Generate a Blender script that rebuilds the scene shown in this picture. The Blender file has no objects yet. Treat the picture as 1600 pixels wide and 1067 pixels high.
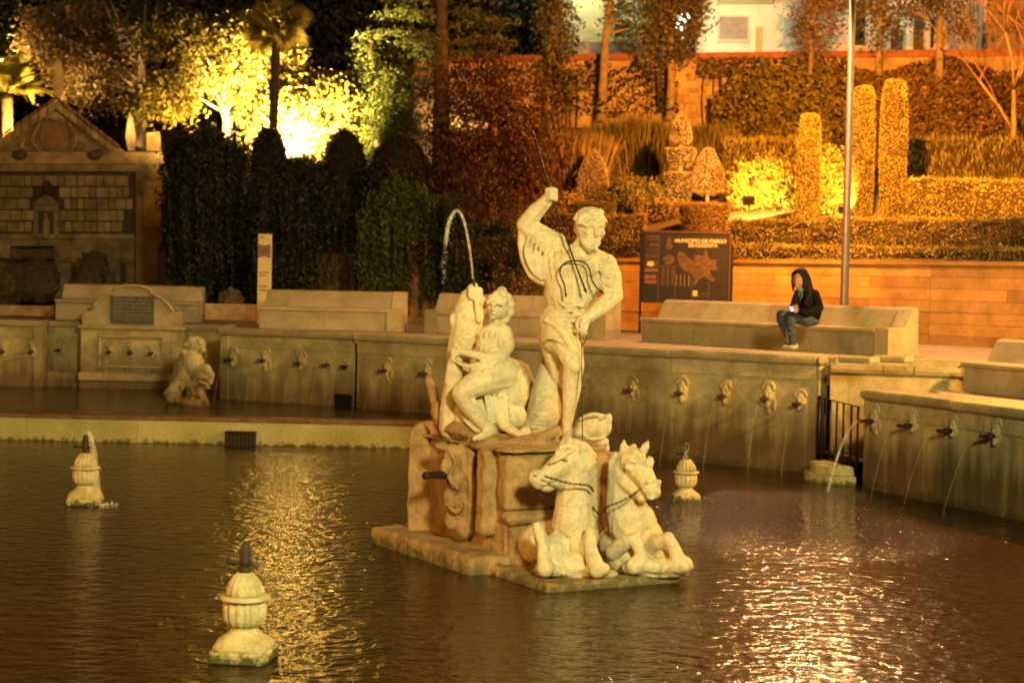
import bpy, bmesh, math, random
import numpy as np
from mathutils import Vector, Matrix

random.seed(7)
RNG = np.random.default_rng(7)
R = math.radians
scene = bpy.context.scene
COL = scene.collection

# ------------------------------------------------------------------ camera
F, PW, PH = 2700.0, 1600.0, 1067.0        # focal length in photo pixels, photo size
CH = 2.82                                 # eye height above the lower basin's water
PITCH = math.atan((533.5 - 430.0) / F)
ROLL = R(1.2)
_d = Vector((0, math.cos(PITCH), -math.sin(PITCH)))
_r0, _u0 = Vector((1, 0, 0)), Vector((0, math.sin(PITCH), math.cos(PITCH)))
CR = _r0 * math.cos(ROLL) + _u0 * math.sin(ROLL)
CU = _u0 * math.cos(ROLL) - _r0 * math.sin(ROLL)
CAMPOS = Vector((0, 0, CH))
cam_d = bpy.data.cameras.new('camera')
cam = bpy.data.objects.new('camera', cam_d)
COL.objects.link(cam)
cam.matrix_world = Matrix(((CR.x, CU.x, -_d.x, 0), (CR.y, CU.y, -_d.y, 0), (CR.z, CU.z, -_d.z, CH), (0, 0, 0, 1)))
cam_d.sensor_fit = 'HORIZONTAL'
cam_d.sensor_width = 36.0
cam_d.lens = 36.0 * F / PW
cam_d.clip_end = 500
cam_d.dof.use_dof = True
cam_d.dof.focus_distance = 17.5
cam_d.dof.aperture_fstop = 2.2
scene.camera = cam

# ------------------------------------------------------------------ night sky, exposure
world = bpy.data.worlds.new('World')
scene.world = world
world.use_nodes = True
wn = world.node_tree
sky = wn.nodes.new('ShaderNodeTexSky')
sky.sky_type = 'NISHITA'
sky.sun_disc = False
sky.sun_elevation = R(-6)
sky.sun_rotation = R(200)
wn.links.new(sky.outputs[0], wn.nodes['Background'].inputs[0])
wn.nodes['Background'].inputs[1].default_value = 0.05
scene.view_settings.view_transform = 'Standard'
scene.view_settings.look = 'None'
scene.view_settings.gamma = 1
scene.view_settings.exposure = 0.0
scene.view_settings.use_curve_mapping = False
scene.cycles.filter_width = 2.0
scene.cycles.max_bounces = 6
scene.cycles.transparent_max_bounces = 16
scene.cycles.sample_clamp_indirect = 4
scene.cycles.use_light_tree = True

def ray(px, py):
    return _d + CR * ((px - PW / 2) / F) + CU * ((PH / 2 - py) / F)
def pt(px, py, Y):
    r = ray(px, py)
    return CAMPOS + r * (Y / r.y)
def pz(px, py, z):
    r = ray(px, py)
    return CAMPOS + r * ((z - CH) / r.z)
def proj(p):
    v = Vector(p) - CAMPOS
    k = v.dot(_d)
    return PW / 2 + F * v.dot(CR) / k, PH / 2 - F * v.dot(CU) / k
def xy(v):
    return (v[0], v[1])

# ------------------------------------------------------------------ street and garden lamps (light part; fixtures are built below)
SODIUM = (1.0, 0.31, 0.018)
AMBER = (1.0, 0.56, 0.10)
PALE = (1.0, 0.85, 0.34)
LAMPS = {                                   # position of the light, colour, watts, radius
    'promenade': (pt(1336, -90, 28.2), (1, .46, .17), 4200, .12),
    'right':     (Vector((9.8, 20.3, 5.2)), (1, .50, .10), 6500, .12),
    'front':     (Vector((3.6, .5, 7.0)), PALE, 15500, .8),
    'left':      (Vector((-13.0, 8.0, 6.0)), (1, .42, .06), 7000, .3),
}

# ------------------------------------------------------------------ materials
def newmat(name):
    m = bpy.data.materials.new(name); m.use_nodes = True
    nt = m.node_tree
    return m, nt, nt.nodes['Principled BSDF']
def N(nt, t, **kw):
    n = nt.nodes.new(t)
    for k, v in kw.items(): setattr(n, k, v)
    return n
def noise(nt, vec, scale, detail=4, rough=.6):
    n = N(nt, 'ShaderNodeTexNoise'); n.inputs['Scale'].default_value = scale
    n.inputs['Detail'].default_value = detail; n.inputs['Roughness'].default_value = rough
    if vec is not None: nt.links.new(vec, n.inputs['Vector'])
    return n.outputs['Fac']
def ramp(nt, fac, stops):
    r = N(nt, 'ShaderNodeValToRGB'); e = r.color_ramp.elements
    while len(e) < len(stops): e.new(.5)
    for el, (p, c) in zip(e, stops):
        el.position = p; el.color = c if len(c) == 4 else (*c, 1)
    nt.links.new(fac, r.inputs[0]); return r.outputs[0]
def mixc(nt, fac, a, b, mode='MIX'):
    m = N(nt, 'ShaderNodeMix', data_type='RGBA', blend_type=mode)
    if isinstance(fac, (int, float)): m.inputs[0].default_value = fac
    else: nt.links.new(fac, m.inputs[0])
    for s, v in ((m.inputs[6], a), (m.inputs[7], b)):
        if isinstance(v, tuple): s.default_value = (*v[:3], 1)
        else: nt.links.new(v, s)
    return m.outputs[2]
def math_(nt, op, a, b=None):
    m = N(nt, 'ShaderNodeMath', operation=op)
    for i, v in enumerate((a, b)):
        if v is None: continue
        if isinstance(v, (int, float)): m.inputs[i].default_value = v
        else: nt.links.new(v, m.inputs[i])
    return m.outputs[0]
def bump(nt, bs, h, strength, dist=.02):
    b = N(nt, 'ShaderNodeBump'); b.inputs['Strength'].default_value = strength
    b.inputs['Distance'].default_value = dist
    nt.links.new(h, b.inputs['Height']); nt.links.new(b.outputs[0], bs.inputs['Normal'])
def wpos(nt, sx=1, sy=1, sz=1):
    g = N(nt, 'ShaderNodeNewGeometry')
    mp = N(nt, 'ShaderNodeMapping'); mp.inputs['Scale'].default_value = (sx, sy, sz)
    nt.links.new(g.outputs['Position'], mp.inputs[0]); return mp.outputs[0]

def stone(name, col, dark, rough=.75, scale=3.0, bumpk=.35, streak=None, moss=None, perpiece=0.0, fine=40):
    """weathered stone: blotches, fine grain, optional damp streaks below a height, moss near the water"""
    m, nt, bs = newmat(name)
    v = wpos(nt)
    c = ramp(nt, noise(nt, v, scale, 6, .65), [(.32, dark), (.62, col)])
    fin = noise(nt, v, fine, 5, .7)
    c = mixc(nt, .55, c, ramp(nt, fin, [(.3, (.45, .42, .38)), (.6, (1, 1, 1))]), 'MULTIPLY')
    if perpiece:
        oi = N(nt, 'ShaderNodeObjectInfo')
        c = mixc(nt, perpiece, c, ramp(nt, oi.outputs['Random'], [(0, (.5, .47, .42)), (.5, (.85, .83, .8)), (1, (1.15, 1.1, 1))]), 'MULTIPLY')
    if streak:
        zlo, zhi, sc = streak
        g = N(nt, 'ShaderNodeNewGeometry'); s = N(nt, 'ShaderNodeSeparateXYZ'); nt.links.new(g.outputs['Position'], s.inputs[0])
        st = noise(nt, wpos(nt, 3.2, 3.2, .35), 1.6, 4, .6)
        mr = N(nt, 'ShaderNodeMapRange'); nt.links.new(s.outputs[2], mr.inputs[0])
        mr.inputs[1].default_value = zhi; mr.inputs[2].default_value = zlo
        f = math_(nt, 'ADD', mr.outputs[0], math_(nt, 'MULTIPLY', math_(nt, 'SUBTRACT', st, .5), 1.3))
        fr = ramp(nt, f, [(.28, (0, 0, 0)), (.95, (1, 1, 1))])
        c = mixc(nt, fr, c, sc)
        thin = noise(nt, wpos(nt, 14, 14, .5), 1.0, 3, .6)
        c = mixc(nt, ramp(nt, thin, [(.60, (0, 0, 0)), (.75, (.35, .35, .35))]), c, tuple(x * .6 for x in sc))
    if moss:
        zlo, zhi, mc = moss
        g = N(nt, 'ShaderNodeNewGeometry'); s = N(nt, 'ShaderNodeSeparateXYZ'); nt.links.new(g.outputs['Position'], s.inputs[0])
        mr = N(nt, 'ShaderNodeMapRange'); nt.links.new(s.outputs[2], mr.inputs[0])
        mr.inputs[1].default_value = zhi; mr.inputs[2].default_value = zlo
        f = math_(nt, 'ADD', mr.outputs[0], math_(nt, 'MULTIPLY', math_(nt, 'SUBTRACT', noise(nt, v, 9, 5, .7), .5), 2.0))
        c = mixc(nt, ramp(nt, f, [(.45, (0, 0, 0)), (.75, (1, 1, 1))]), c, mc)
    nt.links.new(c, bs.inputs['Base Color'])
    bs.inputs['Roughness'].default_value = rough
    bs.inputs['Specular IOR Level'].default_value = .35
    h = math_(nt, 'ADD', noise(nt, v, scale * 4, 6, .7), math_(nt, 'MULTIPLY', fin, .4))
    bump(nt, bs, h, bumpk, .02)
    return m

def leafmat(name, a, b, transl=.35, c=None):
    m, nt, bs = newmat(name)
    g = N(nt, 'ShaderNodeNewGeometry')
    stops = [(0, a), (1, b)] if c is None else [(0, a), (.7, b), (1, c)]
    col = ramp(nt, g.outputs['Random Per Island'], stops)
    patch = ramp(nt, noise(nt, wpos(nt), 1.7, 3, .6), [(.3, (.55, .55, .55)), (.65, (1.1, 1.1, 1.1))])
    col = mixc(nt, 1.0, col, patch, 'MULTIPLY')
    nt.links.new(col, bs.inputs['Base Color'])
    bs.inputs['Roughness'].default_value = .55
    bs.inputs['Specular IOR Level'].default_value = .3
    tr = N(nt, 'ShaderNodeBsdfTranslucent'); nt.links.new(col, tr.inputs[0])
    mx = N(nt, 'ShaderNodeMixShader'); mx.inputs[0].default_value = transl
    nt.links.new(bs.outputs[0], mx.inputs[1]); nt.links.new(tr.outputs[0], mx.inputs[2])
    nt.links.new(mx.outputs[0], nt.nodes['Material Output'].inputs[0])
    return m
def plain(name, col, rough=.6, metal=0, spec=.4, vary=.3, scale=8, bumpk=.1):
    m, nt, bs = newmat(name)
    c = ramp(nt, noise(nt, wpos(nt), scale, 5, .6), [(.3, tuple(x * (1 - vary) for x in col)), (.7, tuple(min(1, x * (1 + vary * .4)) for x in col))])
    nt.links.new(c, bs.inputs['Base Color'])
    bs.inputs['Roughness'].default_value = rough; bs.inputs['Metallic'].default_value = metal
    bs.inputs['Specular IOR Level'].default_value = spec
    if bumpk: bump(nt, bs, noise(nt, wpos(nt), scale * 5, 4, .6), bumpk, .01)
    return m
def emit(name, col, k):
    m, nt, bs = newmat(name)
    bs.inputs['Base Color'].default_value = (.8, .8, .8, 1)
    bs.inputs['Emission Color'].default_value = (*col, 1); bs.inputs['Emission Strength'].default_value = k
    return m

M = {}
M['marble'] = stone('marble', (.72, .65, .48), (.56, .48, .32), .6, 1.6, .3, moss=(-.02, .24, (.12, .12, .045)), fine=22)
M['plinth'] = stone('plinth_stone', (.44, .30, .15), (.22, .13, .06), .75, 3.2, .7, moss=(-.04, .22, (.13, .115, .045)))
M['urn'] = stone('urn_stone', (.60, .53, .33), (.34, .31, .14), .7, 7, .35, moss=(-.02, .16, (.05, .06, .02)))
M['basin'] = stone('basin_stone', (.50, .43, .27), (.26, .21, .11), .75, 1.9, .5, streak=(.35, 1.3, (.11, .072, .032)), moss=(-.05, .25, (.06, .05, .02)))
M['basin_up'] = stone('upper_basin_stone', (.46, .43, .26), (.24, .22, .11), .75, 1.9, .5, streak=(.5, 1.4, (.15, .10, .05)), moss=(.25, .55, (.07, .06, .025)))
M['coping'] = stone('coping_stone', (.46, .40, .27), (.30, .26, .16), .7, 2.2, .4, perpiece=.35)
M['lip'] = stone('lip_stone', (.50, .48, .25), (.36, .34, .15), .7, 1.3, .3, moss=(-.05, .14, (.09, .09, .03)), perpiece=.2)
M['liptop'] = stone('lip_top_stone', (.22, .13, .08), (.10, .06, .04), .5, 6, .5)
M['bench'] = stone('bench_stone', (.46, .41, .29), (.31, .27, .18), .7, 1.8, .3, perpiece=.25)
M['sand'] = stone('sandstone', (.46, .27, .085), (.26, .14, .04), .8, 1.3, .5, perpiece=.6)
M['facade'] = stone('facade_stone', (.55, .42, .25), (.22, .16, .09), .85, 2.2, .9, perpiece=.8)
M['facade_d'] = stone('facade_joint_stone', (.13, .095, .055), (.05, .035, .02), .9, 2, .8)
M['rubble'] = stone('rubble_wall', (.42, .31, .21), (.17, .11, .075), .9, 1.1, .6)
M['rubblestone'] = stone('rubble_stone', (.40, .31, .22), (.20, .14, .10), .9, 3, .6, perpiece=.6)
M['rock'] = stone('rock', (.16, .12, .08), (.06, .045, .03), .9, 2, .9)
M['brickcap'] = stone('red_coping', (.30, .13, .08), (.16, .07, .045), .85, 4, .5, perpiece=.4)
M['pave'] = stone('paving', (.40, .33, .24), (.28, .22, .15), .8, 1.5, .25)
M['soil'] = stone('soil', (.10, .065, .04), (.05, .035, .02), .95, 3, .8)
M['bronze'] = plain('old_bronze', (.030, .021, .014), .65, .2, .5, .4)
M['iron'] = plain('black_iron', (.012, .011, .010), .5, .5, .5, .3)
M['steel'] = plain('pole_steel', (.13, .11, .09), .45, .4, .5, .2)
M['bark'] = stone('bark', (.30, .23, .16), (.16, .12, .08), .9, 6, .7)
M['barkd'] = stone('dark_bark', (.07, .05, .035), (.03, .022, .016), .9, 6, .7)
M['barkr'] = stone('red_twig', (.26, .15, .09), (.15, .08, .05), .9, 6, .5)
M['white'] = stone('white_plaster', (.46, .49, .42), (.36, .39, .33), .8, .8, .15)
M['cream'] = stone('cream_plaster', (.52, .50, .28), (.40, .38, .20), .8, .8, .15)
M['beige'] = stone('beige_plaster', (.42, .36, .29), (.32, .27, .21), .8, .8, .15)
M['grey'] = stone('grey_plaster', (.26, .21, .17), (.19, .15, .12), .8, .8, .15)
M['darkglass'] = plain('dark_glass', (.02, .018, .016), .15, 0, .5, .2, 4, 0)
M['shutter'] = plain('shutter', (.16, .15, .13), .6)
M['wood'] = plain('dark_wood', (.05, .03, .02), .5)
M['leaf_green'] = leafmat('leaf_green', (.045, .07, .014), (.13, .15, .03))
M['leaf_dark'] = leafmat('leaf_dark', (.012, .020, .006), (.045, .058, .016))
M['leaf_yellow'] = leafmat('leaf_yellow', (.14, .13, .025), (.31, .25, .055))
M['leaf_olive'] = leafmat('leaf_olive', (.06, .055, .016), (.20, .16, .045))
M['leaf_red'] = leafmat('leaf_red', (.030, .013, .006), (.085, .030, .012))
M['leaf_dry'] = leafmat('leaf_dry', (.13, .085, .035), (.28, .19, .085))
M['leaf_pink'] = leafmat('leaf_pale', (.30, .23, .15), (.50, .40, .28))
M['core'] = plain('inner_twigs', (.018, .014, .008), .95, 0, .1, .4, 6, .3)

def watermat(name, base, k1, k2, rough):
    m, nt, bs = newmat(name)
    bs.inputs['Base Color'].default_value = (*base, 1)
    bs.inputs['Roughness'].default_value = rough
    bs.inputs['IOR'].default_value = 1.33
    bs.inputs['Specular IOR Level'].default_value = .5
    a = noise(nt, wpos(nt, 1.0, 1.6, 1), k1, 2, .5)
    b = noise(nt, wpos(nt, .8, 1.5, 1), k2, 2, .5)
    d = N(nt, 'ShaderNodeTexNoise'); d.inputs['Scale'].default_value = .55; d.inputs['Detail'].default_value = 2
    nt.links.new(wpos(nt), d.inputs['Vector'])
    h = math_(nt, 'ADD', math_(nt, 'MULTIPLY', a, .030), math_(nt, 'MULTIPLY', b, .012))
    vd = N(nt, 'ShaderNodeVectorMath', operation='DISTANCE'); g = N(nt, 'ShaderNodeNewGeometry')
    nt.links.new(g.outputs['Position'], vd.inputs[0]); vd.inputs[1].default_value = (3.9, 20.6, 0)      # water stirred up by the row of falling jets
    mr = N(nt, 'ShaderNodeMapRange'); nt.links.new(vd.outputs['Value'], mr.inputs[0])
    mr.inputs[1].default_value = 3.6; mr.inputs[2].default_value = .4; mr.inputs[3].default_value = 0; mr.inputs[4].default_value = 1.0
    cc = noise(nt, wpos(nt, .8, 1.3, 1), 13.0, 1, .5)
    h = math_(nt, 'ADD', h, math_(nt, 'MULTIPLY', math_(nt, 'MULTIPLY', cc, .075), mr.outputs[0]))
    h = math_(nt, 'MULTIPLY', h, math_(nt, 'ADD', mr.outputs[0], math_(nt, 'ADD', .45, d.outputs['Fac'])))
    bp = N(nt, 'ShaderNodeBump'); bp.inputs['Strength'].default_value = 1; bp.inputs['Distance'].default_value = 1
    rr = N(nt, 'ShaderNodeMapRange'); nt.links.new(mr.outputs[0], rr.inputs[0]); rr.inputs[2].default_value = 1.0; rr.inputs[3].default_value = rough; rr.inputs[4].default_value = .03
    nt.links.new(rr.outputs[0], bs.inputs['Roughness'])
    nt.links.new(h, bp.inputs['Height']); nt.links.new(bp.outputs[0], bs.inputs['Normal'])
    return m
M['water'] = watermat('pool_water', (.030, .014, .003), 4.2, 13.0, .16)
M['water_up'] = watermat('upper_pool_water', (.026, .018, .006), 4.0, 12.0, .14)
def jetmat():
    m, nt, bs = newmat('falling_water')
    bs.inputs['Base Color'].default_value = (.75, .72, .66, 1); bs.inputs['Roughness'].default_value = .15
    tp = N(nt, 'ShaderNodeBsdfTransparent')
    f = ramp(nt, noise(nt, wpos(nt, 1, 1, .35), 34, 3, .6), [(.35, (.06, .06, .06)), (.65, (.42, .42, .42))])
    mx = N(nt, 'ShaderNodeMixShader'); nt.links.new(f, mx.inputs[0])
    nt.links.new(tp.outputs[0], mx.inputs[1]); nt.links.new(bs.outputs[0], mx.inputs[2])
    nt.links.new(mx.outputs[0], nt.nodes['Material Output'].inputs[0])
    return m
M['jet'] = jetmat()
def thinjetmat():
    m, nt, bs = newmat('thin_falling_water')
    bs.inputs['Base Color'].default_value = (.7, .66, .58, 1); bs.inputs['Roughness'].default_value = .2
    tp = N(nt, 'ShaderNodeBsdfTransparent')
    mx = N(nt, 'ShaderNodeMixShader'); mx.inputs[0].default_value = .04
    nt.links.new(tp.outputs[0], mx.inputs[1]); nt.links.new(bs.outputs[0], mx.inputs[2])
    nt.links.new(mx.outputs[0], nt.nodes['Material Output'].inputs[0])
    return m
M['thinjet'] = thinjetmat()

# ------------------------------------------------------------------ mesh helpers
def ring_frame(d):
    d = Vector(d).normalized()
    a = Vector((0, 0, 1)) if abs(d.z) < .9 else Vector((1, 0, 0))
    u = d.cross(a).normalized()
    return u, d.cross(u).normalized()
class MB:
    def __init__(s): s.v = []; s.f = []
    def add(s, vs, fs):
        o = len(s.v); s.v += [tuple(v) for v in vs]; s.f += [tuple(i + o for i in f) for f in fs]; return s
    def box(s, c, size, rot=None, bev=0):
        h = Vector(size) / 2; c = Vector(c)
        ax = rot.to_3x3() if rot else Matrix.Identity(3)
        if not bev:
            vs = [c + ax @ Vector((x * h.x, y * h.y, z * h.z)) for x in (-1, 1) for y in (-1, 1) for z in (-1, 1)]
            return s.add(vs, [(0, 1, 3, 2), (4, 6, 7, 5), (0, 4, 5, 1), (2, 3, 7, 6), (0, 2, 6, 4), (1, 5, 7, 3)])
        b = min(bev, h.x * .9, h.y * .9, h.z * .9); vs = []; idx = {}
        for x in (-1, 1):
            for y in (-1, 1):
                for z in (-1, 1):
                    for k in range(3):
                        q = [x * h.x, y * h.y, z * h.z]
                        for j in range(3):
                            if j != k: q[j] -= (x, y, z)[j] * b
                        idx[x, y, z, k] = len(vs); vs.append(c + ax @ Vector(q))
        fs = []
        def g(x, y, z, k): return idx[x, y, z, k]
        for k in range(3):
            for sgn in (-1, 1):
                q = []
                for a, bb in ((-1, -1), (-1, 1), (1, 1), (1, -1)):
                    t = [0, 0, 0]; t[k] = sgn; t[(k + 1) % 3] = a; t[(k + 2) % 3] = bb
                    q.append(g(*t, k))
                fs.append(tuple(q))
            for a in (-1, 1):
                for bb in (-1, 1):
                    t0 = [0, 0, 0]; t0[k] = -1; t0[(k + 1) % 3] = a; t0[(k + 2) % 3] = bb
                    t1 = list(t0); t1[k] = 1
                    fs.append((g(*t0, (k + 1) % 3), g(*t1, (k + 1) % 3), g(*t1, (k + 2) % 3), g(*t0, (k + 2) % 3)))
        for x in (-1, 1):
            for y in (-1, 1):
                for z in (-1, 1):
                    fs.append((g(x, y, z, 0), g(x, y, z, 1), g(x, y, z, 2)))
        return s.add(vs, fs)
    def prism(s, A, B, prof):
        """a profile of (outward, z) carried from A to B (left to right seen from the camera side)"""
        A = Vector((A[0], A[1], 0)); B = Vector((B[0], B[1], 0)); t = (B - A).normalized()
        n = Vector((t.y, -t.x, 0)); k = len(prof)
        vs = [P + n * o + Vector((0, 0, z)) for P in (A, B) for o, z in prof]
        fs = [tuple(range(k)), tuple(range(2 * k - 1, k - 1, -1))]
        fs += [(i, k + i, k + (i + 1) % k, (i + 1) % k) for i in range(k)]
        return s.add(vs, fs)
    def fbox(s, A, t, l0, l1, o0, o1, z0, z1, bev=0):
        t = Vector((t[0], t[1], 0)).normalized(); n = Vector((t.y, -t.x, 0))
        c = Vector((A[0], A[1], 0)) + t * (l0 + l1) / 2 + n * (o0 + o1) / 2 + Vector((0, 0, (z0 + z1) / 2))
        rot = Matrix((t, n, (0, 0, 1))).transposed()
        return s.box(c, (l1 - l0, abs(o1 - o0), z1 - z0), rot, bev)
    def tube(s, pts, rad, seg=8, cap=True):
        pts = [Vector(p) for p in pts]; n = len(pts)
        if not hasattr(rad, '__len__'): rad = [rad] * n
        vs = []; u = None
        for i, p in enumerate(pts):
            d = pts[min(i + 1, n - 1)] - pts[max(i - 1, 0)]
            if u is None: u, w = ring_frame(d)
            else:
                d.normalize(); u = (u - d * u.dot(d))
                u = u.normalized() if u.length > 1e-6 else ring_frame(d)[0]
                w = d.cross(u)
            for k in range(seg):
                a = 2 * math.pi * k / seg
                vs.append(p + (u * math.cos(a) + w * math.sin(a)) * rad[i])
        fs = [(i * seg + k, i * seg + (k + 1) % seg, (i + 1) * seg + (k + 1) % seg, (i + 1) * seg + k) for i in range(n - 1) for k in range(seg)]
        if cap: fs += [tuple(range(seg))[::-1], tuple(range((n - 1) * seg, n * seg))]
        return s.add(vs, fs)
    def lathe(s, prof, c=(0, 0, 0), seg=24, flute=0, fl=None):
        """prof: (radius, z); flute lobes scaled by fl(z)"""
        c = Vector(c); vs = []
        for r, z in prof:
            for k in range(seg):
                a = 2 * math.pi * k / seg
                rr = r
                if flute: rr = r * (1 + fl(z) * (abs(math.sin(a * flute / 2)) - .6))
                vs.append(c + Vector((rr * math.cos(a), rr * math.sin(a), z)))
        n = len(prof)
        fs = [(i * seg + k, i * seg + (k + 1) % seg, (i + 1) * seg + (k + 1) % seg, (i + 1) * seg + k) for i in range(n - 1) for k in range(seg)]
        fs += [tuple(range(seg))[::-1], tuple(range((n - 1) * seg, n * seg))]
        return s.add(vs, fs)
    def ell(s, c, ax, seg=14, rings=9):
        """ellipsoid: centre and three axis vectors"""
        c = Vector(c); X, Y, Z = [Vector(a) for a in ax]; vs = [c + Z]; 
        for i in range(1, rings):
            ph = math.pi * i / rings
            for k in range(seg):
                a = 2 * math.pi * k / seg
                vs.append(c + Z * math.cos(ph) + (X * math.cos(a) + Y * math.sin(a)) * math.sin(ph))
        vs.append(c - Z); L = len(vs) - 1; fs = []
        for k in range(seg): fs.append((0, 1 + k, 1 + (k + 1) % seg))
        for i in range(rings - 2):
            b = 1 + i * seg
            for k in range(seg): fs.append((b + k, b + seg + k, b + seg + (k + 1) % seg, b + (k + 1) % seg))
        b = 1 + (rings - 2) * seg
        for k in range(seg): fs.append((b + k, L, b + (k + 1) % seg))
        return s.add(vs, fs)
    def sph(s, c, r, seg=10, rings=7): return s.ell(c, ((r, 0, 0), (0, r, 0), (0, 0, r)), seg, rings)
    def mesh(s, name, smooth=False, recalc=True):
        me = bpy.data.meshes.new(name); me.from_pydata(s.v, [], s.f)
        if recalc:
            bm = bmesh.new(); bm.from_mesh(me); bmesh.ops.recalc_face_normals(bm, faces=bm.faces); bm.to_mesh(me); bm.free()
        if smooth: me.shade_smooth()
        me.update(); return me
    def build(s, name, mat, parent=None, smooth=False, loc=None):
        return link(name, s.mesh(name, smooth), mat, parent, loc)
def link(name, me, mat=None, parent=None, loc=None):
    o = bpy.data.objects.new(name, me); COL.objects.link(o)
    if mat is not None and not me.materials: me.materials.append(M[mat] if isinstance(mat, str) else mat)
    if loc is not None: o.location = loc
    if parent is not None:
        o.parent = parent
        o.matrix_parent_inverse = wmat(parent).inverted()
    return o
def wmat(o):
    m = Matrix.Translation(o.location) @ o.rotation_euler.to_matrix().to_4x4() @ Matrix.Diagonal((*o.scale, 1))
    return wmat(o.parent) @ o.matrix_parent_inverse @ m if o.parent else m
def tag(o, label, cat, group=None):
    o['label'] = label; o['category'] = cat
    if group: o['group'] = group
    return o
def thing(name, label, cat, loc, group=None):
    o = bpy.data.objects.new(name, None); COL.objects.link(o); o.empty_display_size = .2
    o.location = loc; return tag(o, label, cat, group)
def struct(o): o['kind'] = 'structure'; return o
def copy_tree(o, parent=None):
    c = o.copy(); COL.objects.link(c); c.parent = parent
    for ch in list(o.children): copy_tree(ch, c)
    return c
def lamp_light(name, pos, col, watts, radius, parent=None, spot=None, aim=None, blend=.5):
    l = bpy.data.lights.new(name, 'SPOT' if spot else 'POINT')
    l.color = col; l.energy = watts; l.shadow_soft_size = radius
    o = bpy.data.objects.new(name, l); COL.objects.link(o); o.location = pos
    if spot:
        l.spot_size = R(spot); l.spot_blend = blend
        o.rotation_euler = (Vector(aim) - Vector(pos)).to_track_quat('-Z', 'Y').to_euler()
    if parent is not None:
        o.parent = parent; o.matrix_parent_inverse = wmat(parent).inverted()
    return o
def arc(p0, p1, p2, n=8):
    p0, p1, p2 = Vector(p0), Vector(p1), Vector(p2)
    return [p0 * (1 - t) ** 2 + p1 * 2 * t * (1 - t) + p2 * t * t for t in [i / n for i in range(n + 1)]]
def spline(pts, n=6):
    """Catmull-Rom through the points"""
    P = [Vector(p) for p in pts]; P = [P[0] * 2 - P[1]] + P + [P[-1] * 2 - P[-2]]; out = []
    for i in range(1, len(P) - 2):
        for k in range(n):
            t = k / n; a, b, c, d = P[i - 1:i + 3]
            out.append(.5 * ((2 * b) + (c - a) * t + (2 * a - 5 * b + 4 * c - d) * t * t + (3 * b - a - 3 * c + d) * t ** 3))
    out.append(P[-2]); return out

# leaves: many small bent diamonds in one mesh
def leaf_mesh(name, P, size, aspect=.5, down=0.0, out=None, vary=.5, up=0.0):
    n = len(P); P = np.asarray(P, dtype=np.float64)
    a = RNG.normal(size=(n, 3)); a[:, 2] += up - down
    if out is not None: a += out
    a /= np.linalg.norm(a, axis=1)[:, None]
    b = np.cross(a, RNG.normal(size=(n, 3))); b /= np.linalg.norm(b, axis=1)[:, None]
    L = size * (1 + vary * (RNG.random(n) - .5))[:, None]
    w = L * aspect
    nn = np.cross(a, b) * L * .12
    V = np.empty((n, 4, 3)); V[:, 0] = P - a * L / 2; V[:, 1] = P + b * w / 2 + nn; V[:, 2] = P + a * L / 2; V[:, 3] = P - b * w / 2 + nn
    me = bpy.data.meshes.new(name)
    me.vertices.add(4 * n); me.vertices.foreach_set('co', V.ravel())
    me.loops.add(4 * n); me.loops.foreach_set('vertex_index', np.arange(4 * n, dtype=np.int32))
    me.polygons.add(n); me.polygons.foreach_set('loop_start', np.arange(0, 4 * n, 4, dtype=np.int32))
    me.polygons.foreach_set('loop_total', np.full(n, 4, dtype=np.int32))
    me.update(calc_edges=True); return me
def surf_pts(mb, n, jitter=.03, inward=.0):
    """random points spread over a shape's surface"""
    V = np.array(mb.v); tris = []
    for f in mb.f:
        for i in range(1, len(f) - 1): tris.append((f[0], f[i], f[i + 1]))
    T = np.array(tris); A, B, C = V[T[:, 0]], V[T[:, 1]], V[T[:, 2]]
    cr = np.cross(B - A, C - A); ar = np.linalg.norm(cr, axis=1) + 1e-12
    k = RNG.choice(len(T), n, p=ar / ar.sum())
    u, v = RNG.random(n), RNG.random(n); m = u + v > 1; u[m], v[m] = 1 - u[m], 1 - v[m]
    P = A[k] + (B[k] - A[k]) * u[:, None] + (C[k] - A[k]) * v[:, None]
    return P + RNG.normal(size=(n, 3)) * jitter
def clumps(ells, nclump, per, rad):
    """points in leaf clumps through a crown made of ellipsoids (centre, radii)"""
    vol = np.array([r[0] * r[1] * r[2] for c, r in ells]) ** .75; out = []
    k = RNG.choice(len(ells), nclump, p=vol / vol.sum())
    for i in k:
        c, r = ells[i]; d = RNG.normal(size=3); d /= np.linalg.norm(d)
        q = np.array(c) + d * np.array(r) * (.35 + .65 * RNG.random() ** .5) 
        out.append(q + RNG.normal(size=(per, 3)) * rad * (.6 + .8 * RNG.random()))
    return np.concatenate(out)

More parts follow.
